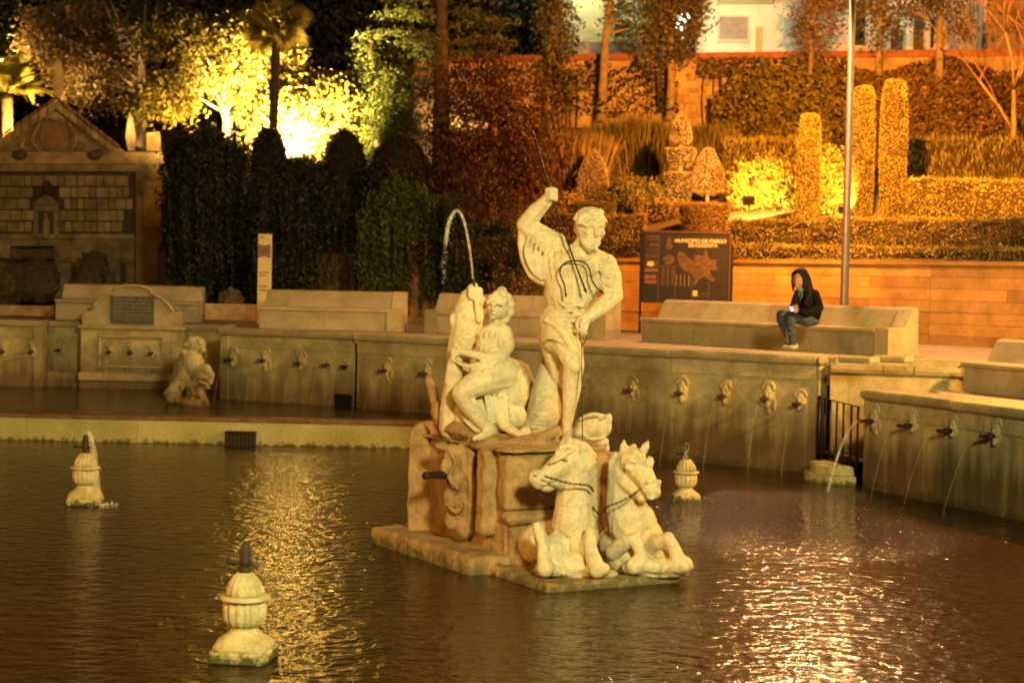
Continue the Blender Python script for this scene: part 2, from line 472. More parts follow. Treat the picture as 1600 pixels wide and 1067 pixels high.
class Fig:
    """a carved or living figure: rounded masses placed at photo pixels and given depths, merged into one continuous skin"""
    def __init__(s, Y): s.Y = Y; s.mb = MB(); s.k = Y / F
    def p(s, x, y, d=0): return pt(x, y, s.Y + d)
    def cap(s, pts, seg=10):
        for (x0, y0, d0, r0), (x1, y1, d1, r1) in zip(pts[:-1], pts[1:]):
            a, b = s.p(x0, y0, d0), s.p(x1, y1, d1)
            s.mb.tube([a, b], [r0 * s.k, r1 * s.k], seg)
            s.mb.sph(a, r0 * s.k * 1.0, 10, 7); s.mb.sph(b, r1 * s.k * 1.0, 10, 7)
        return s
    def ell(s, x, y, d, rx, rd, ry, rot=0, yaw=0):
        a = R(rot); b = R(yaw); k = s.k
        X = Vector((math.cos(b), math.sin(b), 0)); D = Vector((-math.sin(b), math.cos(b), 0)); U = Vector((0, 0, 1))
        X2 = X * math.cos(a) - U * math.sin(a); U2 = X * math.sin(a) + U * math.cos(a)
        s.mb.ell(s.p(x, y, d), (X2 * rx * k, D * rd * k, U2 * ry * k)); return s
    def fold(s, pts, r, n=5):
        """a drapery fold: a thin tapering ridge along a curve"""
        q = spline([s.p(*p) for p in pts], n); m = len(q) - 1
        s.mb.tube(q, [s.k * r * (.45 + .55 * math.sin(math.pi * (i + .6) / (m + 1.2))) for i in range(m + 1)], 7); return s
    def build(s, name, mat, parent, voxel=.012, smooth=4, factor=.5, erode=0):
        return sculpt(name, s.mb, voxel, mat, parent, smooth, factor, erode)
ERODE = bpy.data.textures.new('erosion', 'CLOUDS'); ERODE.noise_scale = .16; ERODE.noise_depth = 3
def sculpt(name, mb, voxel, mat, parent=None, smooth=4, factor=.5, erode=0):
    me = mb.mesh(name + '_rough'); o = bpy.data.objects.new('rough', me); COL.objects.link(o)
    r = o.modifiers.new('r', 'REMESH'); r.mode = 'VOXEL'; r.voxel_size = voxel; r.use_smooth_shade = True
    if smooth:
        q = o.modifiers.new('s', 'SMOOTH'); q.factor = factor; q.iterations = smooth
    if erode:
        q = o.modifiers.new('d', 'DISPLACE'); q.texture = ERODE; q.texture_coords = 'LOCAL'; q.strength = erode; q.mid_level = .55
    dg = bpy.context.evaluated_depsgraph_get()
    res = bpy.data.meshes.new_from_object(o.evaluated_get(dg)); res.name = name
    bpy.data.objects.remove(o); bpy.data.meshes.remove(me); res.materials.clear(); res.shade_smooth()
    return link(name, res, mat, parent)

# ================================================================== THE SETTING
def on_path(path, px, z=1.0):
    """point on a plan polyline seen at photo column px, and the wall direction there"""
    best = None
    for a, b in zip(path[:-1], path[1:]):
        for k in range(201):
            t = k / 200; x = a[0] + (b[0] - a[0]) * t; y = a[1] + (b[1] - a[1]) * t
            e = abs(proj((x, y, z))[0] - px)
            if best is None or e < best[0]: best = (e, x, y, (b[0] - a[0], b[1] - a[1]))
    return best[1], best[2], Vector((*best[3], 0)).normalized()
def zsolve(x, y, py):
    y0 = proj((x, y, 1))[1]; y1 = proj((x, y, 2))[1]
    return 1 + (py - y0) / (y1 - y0)
def colxy(px, Y, py=520): return xy(pt(px, py, Y))
def along(path, step, jit=.25):
    """split a plan polyline into pieces of about the given length"""
    out = []
    for a, b in zip(path[:-1], path[1:]):
        L = math.hypot(b[0] - a[0], b[1] - a[1]); n = max(1, round(L / step)); cuts = [0]
        for i in range(1, n): cuts.append((i + random.uniform(-jit, jit)) / n)
        cuts.append(1)
        for u, v in zip(cuts[:-1], cuts[1:]):
            out.append(((a[0] + (b[0] - a[0]) * u, a[1] + (b[1] - a[1]) * u), (a[0] + (b[0] - a[0]) * v, a[1] + (b[1] - a[1]) * v)))
    return out
def shrink(A, B, g):
    L = math.hypot(B[0] - A[0], B[1] - A[1]); u = ((B[0] - A[0]) / L, (B[1] - A[1]) / L)
    return (A[0] + u[0] * g, A[1] + u[1] * g), (B[0] - u[0] * g, B[1] - u[1] * g)
def offs(path, o):
    """move a plan polyline outwards (towards the water) by o"""
    out = []
    for i, p in enumerate(path):
        a = path[max(i - 1, 0)]; b = path[min(i + 1, len(path) - 1)]
        t = Vector((b[0] - a[0], b[1] - a[1], 0)).normalized(); out.append((p[0] + t.y * o, p[1] - t.x * o))
    return out

RIM = 1.73
# plan of the basin rim, left to right
YL = 34.4
W_A = [colxy(-120, YL), colxy(67, YL)]
W_B = [colxy(62, YL + .55), colxy(130, YL + .55)]
W_C = [colxy(126, YL - .1), colxy(286, YL - .1)]
W_D = [colxy(282, YL + .25), colxy(352, YL - .1)]
W_E = [xy(pz(346, 512, RIM)), xy(pz(450, 516, RIM)), xy(pz(556, 520, RIM))]
W_F = [xy(pz(559, 521, RIM)), xy(pz(700, 527.5, RIM)), xy(pz(900, 537.5, RIM)), xy(pz(1050, 545.5, RIM)), xy(pz(1278, 556, RIM))]
RIM2 = 1.36
W_G = [xy(pz(1352, 608, RIM2)), xy(pz(1600, 637, RIM2)), xy(pz(1800, 662, RIM2))]
_g = Vector((W_G[2][0] - W_G[1][0], W_G[2][1] - W_G[1][1], 0)).normalized(); W_G.append((W_G[2][0] + _g.x * 6, W_G[2][1] + _g.y * 6))
LIPY = 27.75
LIP = [(-12.0, LIPY + .1), (-6.0, LIPY), (0.0, LIPY - .02), (1.35, LIPY - .02)]
UPW = .40

# water
def sheet(name, poly, z, mat):
    me = bpy.data.meshes.new(name); me.from_pydata([(x, y, z) for x, y in poly], [], [tuple(range(len(poly)))])
    if me.polygons[0].normal.z < 0: me.flip_normals()
    return struct(link(name, me, mat))
sheet('pool_water', [(-40, -8), (40, -8), (40, 20), (12, 24), (6, 27), (2, 28.2), (-40, 28.2)], 0.0, 'water')
sheet('upper_pool_water', [(-40, LIPY + .2), (1.5, LIPY + .2), (0.5, 30), (-3, 33), (-6, 34.5), (-8, 37), (-40, 37)], UPW, 'water_up')
sheet('near_promenade', [(-40, -40), (40, -40), (40, 1.5), (-40, 1.5)], 1.15, 'pave')
sheet('pool_bed', [(-60, -30), (60, -30), (60, 40), (-60, 40)], -.5, 'soil')

# terraces behind the rim
back = [(60, 20), (60, 90), (-60, 90), (-60, YL + .4)]
rimline = offs(W_A, -.4) + offs(W_B, -.4) + offs(W_C, -.9) + offs(W_D, -.5) + offs(W_E, -.4) + offs(W_F, -.4)
STAIR = [(4.66, 25.2), (6.45, 24.75), (15, 18.4)]
sheet('terrace_paving', rimline + [(4.75, 25.4)] + [(x + .1, y + .15) for x, y in STAIR] + back, RIM - .02, 'pave')
sheet('stair_landing', [(4.62, 25.5), (4.66, 25.22), (6.45, 24.77), (15, 18.5), (15, 24), (5, 28)], 1.59, 'pave')
g0 = on_path(W_G, 1478)
sheet('lower_terrace_paving', [(g0[0] + .1, g0[1] + .3)] + offs(W_G, -.4)[1:] + [(18, 12), (15, 18.3), (6.4, 24.1), (5.95, 24.3)], RIM2 - .02, 'pave')
sheet('channel_floor', [(4.6, 25.2), (4.9, 23.8), (5.5, 23.0), (7.5, 20.6), (9, 22), (6.3, 24.6), (5, 25.5)], .34, 'soil')

# --- carved masks with bronze spouts
def mask_mesh(kind):
    mb = MB()
    def e(x, y, z, a, b, c): mb.ell((x, y, z), ((a, 0, 0), (0, b, 0), (0, 0, c)), 10, 7)
    e(0, .01, 0, .125, .05, .20); 
    if kind != 2: e(0, .0, .15, .14, .045, .07)
    e(0, -.03, .02, .085, .05, .12); e(-.045, -.06, .05, .035, .025, .02); e(.045, -.06, .05, .035, .025, .02)
    e(0, -.085, .01, .02, .025, .04); e(-.05, -.055, -.035, .035, .03, .03); e(.05, -.055, -.035, .035, .03, .03)
    e(0, -.05, -.13, .05, .04, .06)
    for k in range(7):
        a = math.pi * (k + .5) / 7
        e(math.cos(a) * .115, -.02, .08 + math.sin(a) * (.10 if kind else .07), .035, .03, .04)
    if kind == 1:
        for s_ in (-1, 1): e(s_ * .12, 0, -.12, .04, .035, .10)
        e(0, 0, -.22, .07, .04, .05)
    o = sculpt('mask', mb, .011, 'basin', None, 2); me = o.data; bpy.data.objects.remove(o); return me
MASKS = [mask_mesh(k) for k in range(3)]
def pipe_mesh():
    mb = MB()
    mb.tube([(0, 0, 0), (0, -.10, 0), (0, -.17, .005), (0, -.19, .005), (0, -.22, .01)], [.030, .026, .022, .030, .026], 10)
    mb.tube([(0, -.075, 0), (0, -.10, 0)], [.04, .04], 10)
    return mb.mesh('pipe', True)
PIPE = pipe_mesh(); PIPE.materials.append(M['bronze'])
def jet_path(p, d, v, zend, n=10):
    T = (-.0 + math.sqrt(2 * 9.8 * max(.05, p.z - zend))) / 9.8
    return [p + d * (v * T * i / n) - Vector((0, 0, 4.9 * (T * i / n) ** 2)) for i in range(n + 1)]
def mask_spout(root, x, y, t, z, kind, zwater, jet=.5, scale=1.0, thick=.008, mat='basin'):
    m = link('mask', MASKS[kind % 3], mat, None)
    m.location = (x, y, z + .05); m.rotation_euler = (0, 0, math.atan2(t.y, t.x)); v_ = random.uniform(.85, 1.12); m.scale = (scale * .8 * random.uniform(.9, 1.12), scale * random.uniform(.75, 1.1), scale * v_)
    m.parent = root; m.matrix_parent_inverse = wmat(root).inverted()
    n = Vector((t.y, -t.x, 0))
    p = link('pipe', PIPE, None, None); p.location = Vector((x, y, z)) + n * .05; p.rotation_euler = m.rotation_euler
    p.parent = m; p.matrix_parent_inverse = wmat(m).inverted()
    if jet:
        s = Vector((x, y, z + .01)) + n * .26
        q = jet_path(s, n, jet * random.uniform(.85, 1.15), zwater)
        mb = MB(); mb.tube(q, [thick * (1 + .5 * i / 10) for i in range(len(q))], 6)
        mb.build('water_jet', 'thinjet' if thick < .012 else 'jet', m, True)
COP = [(.00, -.145), (.055, -.135), (.085, -.10), (.095, -.05), (.075, -.012), (.05, 0), (-.50, 0), (-.50, -.10), (-.05, -.145)]
def basin_wall(label, path, z, zb, name='basin_wall', mat='basin', frieze=True, cop_step=1.25, thick=.5):
    """a rim wall: body, moulded coping stones, a frieze of slabs under them"""
    root = thing(name, label, 'wall', (path[0][0], path[0][1], zb))
    mb = MB()
    for a, b in zip(path[:-1], path[1:]): mb.prism(a, b, [(0, zb), (0, z - .13), (-thick, z - .13), (-thick, zb)])
    mb.build('wall_body', mat, root)
    for a, b in along(path, cop_step):
        a2, b2 = shrink(a, b, .004); dz = random.uniform(-.004, .006); do = random.uniform(-.008, .008)
        MB().prism(a2, b2, [(o + do, z + q + dz) for o, q in COP]).build('coping_stone', 'coping', root)
    if frieze:
        for a, b in along(path, .95):
            a2, b2 = shrink(a, b, .003); q = random.uniform(.010, .020)
            MB().prism(a2, b2, [(q, z - .36), (q + .004, z - .35), (q + .004, z - .15), (-.03, z - .15), (-.03, z - .36)]).build('frieze_slab', mat, root)
    return root

wa = basin_wall('pale stone rim wall with moulded panel left of the gabled spout block', W_A, RIM, -.2, mat='basin_up')
for a, b in ((W_A[0], W_A[1]),):
    L = math.hypot(b[0] - a[0], b[1] - a[1])
    MB().fbox(a, (b[0] - a[0], b[1] - a[1]), L - .18, L + .004, -.1, .05, .3, RIM - .14, .01).build('pilaster', 'basin_up', wa)
for px, py in ((6, 549), (52, 549)):
    x, y, t = on_path(W_A, px); mask_spout(wa, x, y, t, zsolve(x, y, py), 0, UPW, .4, mat='basin_up')
wb = basin_wall('short recessed rim wall with one spout between two stone blocks', W_B, RIM - .02, -.2, mat='basin_up', frieze=False)
x, y, t = on_path(W_B, 93); mask_spout(wb, x, y, t, zsolve(x, y, 547), 2, UPW, .4, .8, mat='basin_up')
MB().prism(*W_B, [(.28, .2), (.28, .66), (.24, .70), (0.002, .70), (0.002, .2)]).build('ledge', 'basin_up', wb)
wd = basin_wall('short recessed rim wall with one spout right of the gabled block', W_D, RIM - .02, -.2, mat='basin_up', frieze=False)
x, y, t = on_path(W_D, 318); mask_spout(wd, x, y, t, zsolve(x, y, 555), 2, UPW, .4, .8, mat='basin_up')
we = basin_wall('curved rim wall with five mask spouts beside the stepped joint', W_E, RIM, -.2, mat='basin_up')
for i, (px, py) in enumerate(((364, 562), (415, 563), (471, 568), (514, 570), (543, 573))):
    x, y, t = on_path(W_E, px); mask_spout(we, x, y, t, zsolve(x, y, py), i % 3 if i < 3 else 2, UPW, .9, 1.0 if i < 3 else .7, mat='basin_up')
x, y, t = on_path(W_E, 353); MB().fbox((x, y), t, -.1, .08, -.1, .05, .2, RIM - .145, .01).build('pilaster', 'basin_up', we)
x, y, t = on_path(W_E, 537); MB().fbox((x, y), t, -.18, .18, -.1, .02, .3, .62, .005).build('drain_opening', 'iron', we)
wf = basin_wall('long curved rim wall with mask spouts below the benches, brown water stains', W_F, RIM, -.3)
for i, (px, py) in enumerate(((605, 579), (668, 584), (913, 606), (990, 610), (1067, 614), (1134, 619), (1200, 623), (1251, 631))):
    x, y, t = on_path(W_F, px); mask_spout(wf, x, y, t, zsolve(x, y, py), i + 1, UPW if px < 850 else 0, .9, .98)
# chipped end pier of the long wall
e = W_F[-1]; tF = Vector((W_F[-1][0] - W_F[-2][0], W_F[-1][1] - W_F[-2][1], 0)).normalized()
MB().fbox(e, tF, .004, .07, -.62, .03, -.3, RIM - .15, .02).build('end_pier', 'basin', wf)
MB().fbox(e, tF, .0, .11, -.66, .09, RIM - .146, RIM + .004, .05).build('pier_cap', 'coping', wf)
wg = basin_wall('lower rim wall with four mask spouts right of the iron gate', W_G, RIM2, -.3)
for i, (px, py, th) in enumerate(((1369, 658, .017), (1429, 665, .008), (1491, 673, .008), (1559, 681, .008))):
    x, y, t = on_path(W_G, px); mask_spout(wg, x, y, t, zsolve(x, y, py), (1, 2, 2, 0)[i], 0, 1.05, .85, th)
# side wall of the stair behind the gate
sw = thing('stair_wall', 'sunlit-yellow plastered side wall of the stair behind the iron gate', 'wall', (*STAIR[0], .3))
sw['label'] = 'amber lit side wall of the stair behind the iron gate'
mb = MB(); 
for a, b in zip(STAIR[:-1], STAIR[1:]): mb.prism(a, b, [(0, .2), (0, 1.50), (-.25, 1.50), (-.25, .2)])
mb.build('wall_body', 'basin', sw)
for i, (a, b) in enumerate(along(STAIR[:2], .55)):
    a, b = shrink(a, b, .006)
    MB().prism(a, b, [(.04, 1.503), (.05, 1.56), (.03, 1.62), (-.26, 1.62), (-.26, 1.503)]).build('coping_stone', 'coping', sw)
for a, b in along(STAIR[1:], 1.2):
    a, b = shrink(a, b, .004)
    MB().prism(a, b, [(.03, 1.503), (.03, 1.70), (-.24, 1.715), (-.24, 1.503)]).build('kerb_stone', 'coping', sw)
mb = MB(); RS = [(4.60, 25.48)] + [(x + .1, y + .15) for x, y in STAIR]
for a, b in zip(RS[:-1], RS[1:]): mb.prism(a, b, [(0, 1.3), (0, RIM - .024), (-.2, RIM - .024), (-.2, 1.3)])
mb.build('riser', 'coping', sw)
# kerb slabs in front of the right-hand bench
for k, (px, py) in enumerate(((1338, 562), (1392, 561))):
    p = pz(px, py, RIM + .03)
    o = MB().fbox(xy(p), tF, -.22, .26, -.22, .12, RIM - .015, RIM + .075, .02).build('kerb_slab', 'coping')
    tag(o, 'worn low stone slab lying at the end of the long bench', 'slab', 'low slabs by the bench end')
# semicircular step under the gate
gp0 = Vector((*e, 0)) + tF * .09; gp1 = Vector((*W_G[0], 0))
gm = (gp0 + gp1) / 2; gd = (gp1 - gp0).normalized(); gn = Vector((gd.y, -gd.x, 0))
if gn.y > 0: gn = -gn
st = thing('gate_step', 'mossy rounded stone step in the water below the iron gate', 'step', (gm.x, gm.y, 0))
for r, z0, z1, nm in ((.95, -.3, .12, 'tread'), (.80, .123, .24, 'upper_tread')):
    mb = MB(); ring = []
    for i in range(13):
        a = math.pi * i / 12; q = gm + gd * math.cos(a) * r * .62 + gn * math.sin(a) * r * .55; ring.append(q)
    k = len(ring); vs = [(q.x, q.y, z0) for q in ring] + [(q.x, q.y, z1) for q in ring]
    mb.add(vs, [tuple(range(k)), tuple(range(2 * k - 1, k - 1, -1))] + [(i, (i + 1) % k, k + (i + 1) % k, k + i) for i in range(k)])
    mb.build(nm, 'lip', st)
# iron gate
gt = thing('iron_gate', 'small black wrought iron gate across the stair opening', 'gate', (gm.x, gm.y, .36))
GZ0, GZ1 = .26, 1.13
def gpt(u, z): q = gp0 + (gp1 - gp0) * u; return Vector((q.x, q.y, z)) + gn * .06
MB().tube([gpt(.03, GZ0 - .06), gpt(.03, GZ1 + .02)], .03, 8).build('post', 'iron', gt, True)
MB().tube([gpt(.0, GZ1), gpt(.99, GZ1 - .02)], .009, 6).build('rail', 'iron', gt, True)
MB().tube([gpt(.0, GZ0 + .12), gpt(.99, GZ0 + .12)], .012, 6).build('rail', 'iron', gt, True)
for u in (.16, .30, .46, .62, .80, .95):
    b = MB().tube([gpt(u, GZ0), gpt(u, GZ1 - .01)], .017, 6).build('bar', 'iron', gt, True)
    MB().sph(gpt(u, (GZ0 + GZ1) / 2 - .02), .022, 8, 5).build('collar', 'iron', b, True)

# --- gabled spout block on the left
gx0, gx1 = W_C[0], W_C[1]; tC = (gx1[0] - gx0[0], gx1[1] - gx0[1]); LC = math.hypot(*tC); YC = gx0[1]
gb = thing('gabled_spout_block', 'gabled stone block with dark inscribed plaque and three spouts', 'fountain block', (gx0[0], gx0[1], .4))
def cz(px, py): x, y, t = on_path(W_C, px); return zsolve(x, y, py)
zc0, zc1, zs = cz(205, 583), cz(205, 516), cz(205, 510)
MB().fbox(gx0, tC, 0, LC, -.9, 0, -.2, zc1, .01).build('block_body', 'basin_up', gb)
MB().fbox(gx0, tC, -.05, LC + .05, -.92, .07, zc1 + .002, zc1 + .09, .03).build('cornice', 'coping', gb)
MB().fbox(gx0, tC, -.03, LC + .03, -.2, .10, cz(205, 596), cz(205, 583), .03).build('plinth_moulding', 'coping', gb)
MB().fbox(gx0, tC, -.01, LC + .01, -.2, .04, .25, cz(205, 597), .01).build('plinth_step', 'basin_up', gb)
MB().fbox(gx0, tC, .42, LC - .42, .003, .03, cz(205, 571), cz(205, 530), .01).build('relief_panel', 'basin_up', gb)
for s0, s1, q0, q1 in ((.36, .42, 575, 527), (LC - .42, LC - .36, 575, 527)):
    MB().fbox(gx0, tC, s0, s1, .003, .05, cz(205, q0), cz(205, q1), .012).build('panel_frame', 'coping', gb)
for q0, q1 in ((529, 525), (575, 571)):
    MB().fbox(gx0, tC, .36, LC - .36, .003, .055, cz(205, q0), cz(205, q1), .012).build('panel_frame', 'coping', gb)
for px, py in ((173, 550), (206, 551), (238, 552)):
    x, y, t = on_path(W_C, px); mask_spout(gb, x, y - .03, t, zsolve(x, y, py), 2, UPW, .35, .85, mat='basin_up')
# curved gable with volutes
zt = zc1 + .092
prof = [(.02, zt), (.02, zt + .30), (.10, zt + .32), (.12, zt + .28), (.20, zt + .29), (.30, zt + .42), (.42, zt + .54), (.56, zt + .61), (.62, zt + .62)]
for i in range(9):
    a = math.pi * (1 - i / 8); prof.append((LC / 2 + math.cos(a) * (LC / 2 - .62), zt + .62 + .13 * math.sin(a) + (.04 if 0 < i < 8 else 0)))
prof += [(LC - q[0], q[1]) for q in reversed(prof[1:9])] + [(LC - .02, zt)]
tv = Vector((*tC, 0)).normalized(); nv = Vector((tv.y, -tv.x, 0)); k = len(prof); mb = MB()
vs = [Vector((*gx0, 0)) + tv * a + nv * o + Vector((0, 0, z)) for o in (-.04, -.40) for a, z in prof]
mb.add(vs, [tuple(range(k)), tuple(range(2 * k - 1, k - 1, -1))] + [(i, (i + 1) % k, k + (i + 1) % k, k + i) for i in range(k)])
mb.build('gable', 'bench', gb)
mb = MB(); pr2 = [Vector((*gx0, 0)) + tv * a + nv * -.0 + Vector((0, 0, z + .005)) for a, z in prof[4:-4]]
mb.tube(pr2, .035, 6); mb.build('gable_moulding', 'coping', gb, True)
M['slate'] = stone('slate_plaque', (.10, .11, .10), (.05, .055, .05), .55, 9, .5)
pq = MB().fbox(gx0, tC, LC / 2 - .43, LC / 2 + .43, -.042, .0, zt + .03, zt + .58, .008).build('plaque', 'slate', gb)
mb = MB()
for r_ in range(6):
    u = LC / 2 - .36
    while u < LC / 2 + .33:
        w = random.uniform(.03, .11); zz = zt + .50 - r_ * .075
        mb.fbox(gx0, tC, u, min(u + w, LC / 2 + .36), .0015, .005, zz, zz + .028); u += w + .03
mb.build('inscription', 'shutter', pq)

# --- lip between the two pools
lp = thing('pool_lip', 'low yellow-green stone lip separating upper pool from lower pool', 'kerb', (-6, LIPY, 0))
for a, b in along(LIP, 1.6, .3):
    a, b = shrink(a, b, .002); q = random.uniform(-.008, .008)
    MB().prism(a, b, [(q, -.4), (q, .365), (-.38, .365), (-.38, -.4)]).build('face_stone', 'lip', lp)
    MB().prism(a, b, [(.03 + q, .368), (.035 + q, .395), (.015 + q, .425), (-.36, .425), (-.38, .368)]).build('top_stone', 'liptop', lp)
x, y, t = on_path(LIP, 380); zt0, zt1 = zsolve(x, y, 703), zsolve(x, y, 673)
dg = thing('drain_box', 'dark iron grated drain box set against the pool lip', 'drain', (x, y - .1, 0))
MB().fbox((x, y), t, -.24, .24, .012, .14, -.15, zt1 - .03, .01).build('box', 'iron', dg)
MB().fbox((x, y), t, -.25, .25, .010, .17, zt1 - .028, zt1, .008).build('lid', 'bronze', dg)
for k in range(8): MB().fbox((x, y), t, -.22 + k * .062, -.195 + k * .062, .142, .155, -.1, zt1 - .035).build('bar', 'bronze', dg)

# --- benches
def bench(label, p0, p1, z, step=1.35, left_end=True, right_end=True):
    A, B = xy(p0), xy(p1); root = thing('stone_bench', label, 'bench', (A[0], A[1], z), 'stone benches along the basin rim')
    for a, b in along([A, B], step, .12):
        a, b = shrink(a, b, .003)
        MB().prism(a, b, [(-.03, z), (-.03, z + .335), (-.46, z + .335), (-.46, z)]).build('base_stone', 'bench', root)
        MB().prism(a, b, [(-.01, z + .338), (.025, z + .355), (.03, z + .40), (.01, z + .42), (-.47, z + .42), (-.47, z + .338)]).build('seat_stone', 'bench', root)
    for a, b in along([A, B], step * 1.5, .1):
        a, b = shrink(a, b, .003)
        MB().prism(a, b, [(-.42, z + .423), (-.58, z + .70), (-.61, z + .725), (-.66, z + .735), (-.71, z + .715), (-.73, z), (-.475, z), (-.475, z + .423)]).build('back_stone', 'bench', root)
    t = (B[0] - A[0], B[1] - A[1]); L = math.hypot(*t)
    T = Vector((*t, 0)).normalized()
    for on, u0, u1 in ((left_end, -.26, -.003), (right_end, L + .003, L + .26)):
        if not on: continue
        a = (A[0] + T.x * u0, A[1] + T.y * u0); b = (A[0] + T.x * u1, A[1] + T.y * u1)
        MB().prism(a, b, [(.015, z), (.015, z + .425), (-.40, z + .43), (-.57, z + .70), (-.61, z + .735), (-.67, z + .745), (-.72, z + .72), (-.74, z)]).build('end_stone', 'bench', root)
    return root
BZ = RIM - .015
bench('straight stone bench behind the gabled spout block', pz(86, 499, BZ), pz(308, 504, BZ), BZ, right_end=False, left_end=False)
bench('stone bench beside the narrow white marker post', pz(404, 513, BZ), pz(604, 518, BZ), BZ, left_end=False)
bench('stone bench partly hidden behind the statue of the standing man', pz(683, 521, BZ), pz(925, 530, BZ), BZ)
BR0, BR1 = pz(1000, 534, BZ), pz(1366, 556, BZ)
bench('long stone bench on which the person with the phone sits', BR0, BR1, BZ, left_end=False)
bench('stone bench on the lower terrace right of the iron gate', pz(1502, 612, RIM2 - .015), pz(1760, 640, RIM2 - .015), RIM2 - .015, left_end=False)

# ================================================================== hillside and garden walls
LW = [(-40.0, 52.0), (-9.98, 49.6), (-8.18, 40.9), (0.6, 38.7), (2.75, 36.6), (7.6, 31.5), (18, 20.6)]     # line of the sandstone wall
LWZ = 3.24
UW = [(-40, 60), (-6, 55), (0.9, 52.2), (14.6, 48.6), (40, 42)]       # line of the upper stone wall
UWB, UWT = 7.3, 9.45
def line_at(path, px):
    """where the vertical plane through photo column px meets a plan polyline"""
    r = ray(px, 430); best = None
    for a, b in zip(path[:-1], path[1:]):
        den = r.x * (b[1] - a[1]) - r.y * (b[0] - a[0])
        if abs(den) < 1e-9: continue
        k = (a[0] * (b[1] - a[1]) - a[1] * (b[0] - a[0])) / den
        q = Vector((r.x * k, r.y * k, 0)); ll = Vector((b[0] - a[0], b[1] - a[1], 0))
        u = (q - Vector((*a, 0))).dot(ll) / ll.length_squared
        m = max(0, -u, u - 1)
        if k > 0 and (best is None or m < best[0]): best = (m, q)
    return best[1]
def hillz(v): return LWZ - .03 + (UWB - LWZ) * (v ** 1.05)
def hill(px, v):
    a, b = line_at(LW, px), line_at(UW, px); q = a + (b - a) * v
    return Vector((q.x, q.y, hillz(max(v, 0))))
def hill_at(px, py):
    lo, hi = 0.0, 1.0
    for _ in range(30):
        m = (lo + hi) / 2
        if proj(hill(px, m))[1] > py: lo = m
        else: hi = m
    return hill(px, lo)
mb = MB(); NX, NV = 70, 16; vs = []
for i in range(NX + 1):
    px = -900 + 3600 * i / NX
    for j in range(NV + 1):
        p = hill(px, .005 + .995 * j / NV)
        vs.append((p.x, p.y, p.z + (random.uniform(-.06, .06) if 0 < j < NV else 0)))
for i in range(NX + 1):                        # fall of the bank down behind the sandstone wall
    p = hill(-900 + 3600 * i / NX, .005); vs.append((p.x, p.y, 1.5))
fs = [(i * (NV + 1) + j, (i + 1) * (NV + 1) + j, (i + 1) * (NV + 1) + j + 1, i * (NV + 1) + j + 1) for i in range(NX) for j in range(NV)]
b0 = (NX + 1) * (NV + 1)
fs += [(b0 + i, b0 + i + 1, (i + 1) * (NV + 1), i * (NV + 1)) for i in range(NX)]
me = bpy.data.meshes.new('hillside'); me.from_pydata(vs, [], fs); me.shade_smooth(); struct(link('hillside', me, 'soil'))
sheet('upper_street', [(-60, 62), (-6, 55.3), (0.9, 52.6), (14.6, 49), (50, 40), (50, 120), (-60, 120)], UWT - .25, 'pave')

# sandstone retaining wall laid in courses
sw2 = thing('sandstone_wall', 'long coursed sandstone retaining wall lit orange below the clipped hedges', 'wall', (2.75, 36.6, 1.7))
mb = MB()
SWP = [(-2.4, 39.4)] + LW[3:]
for a, b in zip(SWP[:-1], SWP[1:]): mb.prism(a, b, [(-.04, 1.4), (-.04, LWZ - .10), (-.3, LWZ - .10), (-.3, 1.4)])
mb.build('wall_core', 'facade_d', sw2)
zc = RIM - .05; nco = 7; hco = (LWZ - .085 - zc) / nco
for c in range(nco):
    for a, b in along(SWP, 1.45 + .25 * (c % 2), .3):
        a, b = shrink(a, b, .003); q = random.uniform(-.006, .008)
        MB().prism(a, b, [(q, zc + .003), (q, zc + hco - .003), (-.05, zc + hco - .003), (-.05, zc + .003)]).build('sandstone_block', 'sand', sw2)
    zc += hco
for a, b in along(SWP, 1.6, .2):
    a, b = shrink(a, b, .003)
    MB().prism(a, b, [(.04, LWZ - .08), (.045, LWZ - .01), (-.32, LWZ - .005), (-.32, LWZ - .08)]).build('coping_slab', 'sand', sw2)

# upper stone wall with red coping
uw = thing('upper_stone_wall', 'patchy plastered stone wall with red coping below the houses', 'wall', (0.9, 52.2, UWB))
UWP = [(-3.2, 53.7), (0.9, 52.2), (14.6, 48.6), (22, 46.7)]
mb = MB()
for a, b in zip(UWP[:-1], UWP[1:]): mb.prism(a, b, [(0, UWB - .6), (-.03, UWT - .2), (-.5, UWT - .2), (-.5, UWB - .6)])
mb.build('wall_body', 'rubble', uw)
for a, b in along(UWP, .9, .2):
    a, b = shrink(a, b, .006)
    MB().prism(a, b, [(.06, UWT - .198), (.08, UWT - .1), (.05, UWT), (-.52, UWT), (-.52, UWT - .198)]).build('coping_brick', 'brickcap', uw)
MB().prism(UWP[0], UWP[2], [(.10, 8.28), (.10, 8.36), (-.04, 8.40), (-.04, 8.28)]).build('string_course', 'brickcap', uw)
for k in range(130):
    px = random.uniform(840, 1290); q = line_at(UWP, px); z = random.uniform(7.5, 9.15)
    t = Vector((UWP[2][0] - UWP[1][0], UWP[2][1] - UWP[1][1], 0)).normalized(); w = random.uniform(.16, .42)
    MB().fbox(xy(q), t, -w / 2, w / 2, -.08, random.uniform(.01, .05), z, z + random.uniform(.12, .28), .03).build('rubble_stone', 'rubblestone', uw)

# ================================================================== THE CENTRAL SCULPTURE
MAR = 'marble'
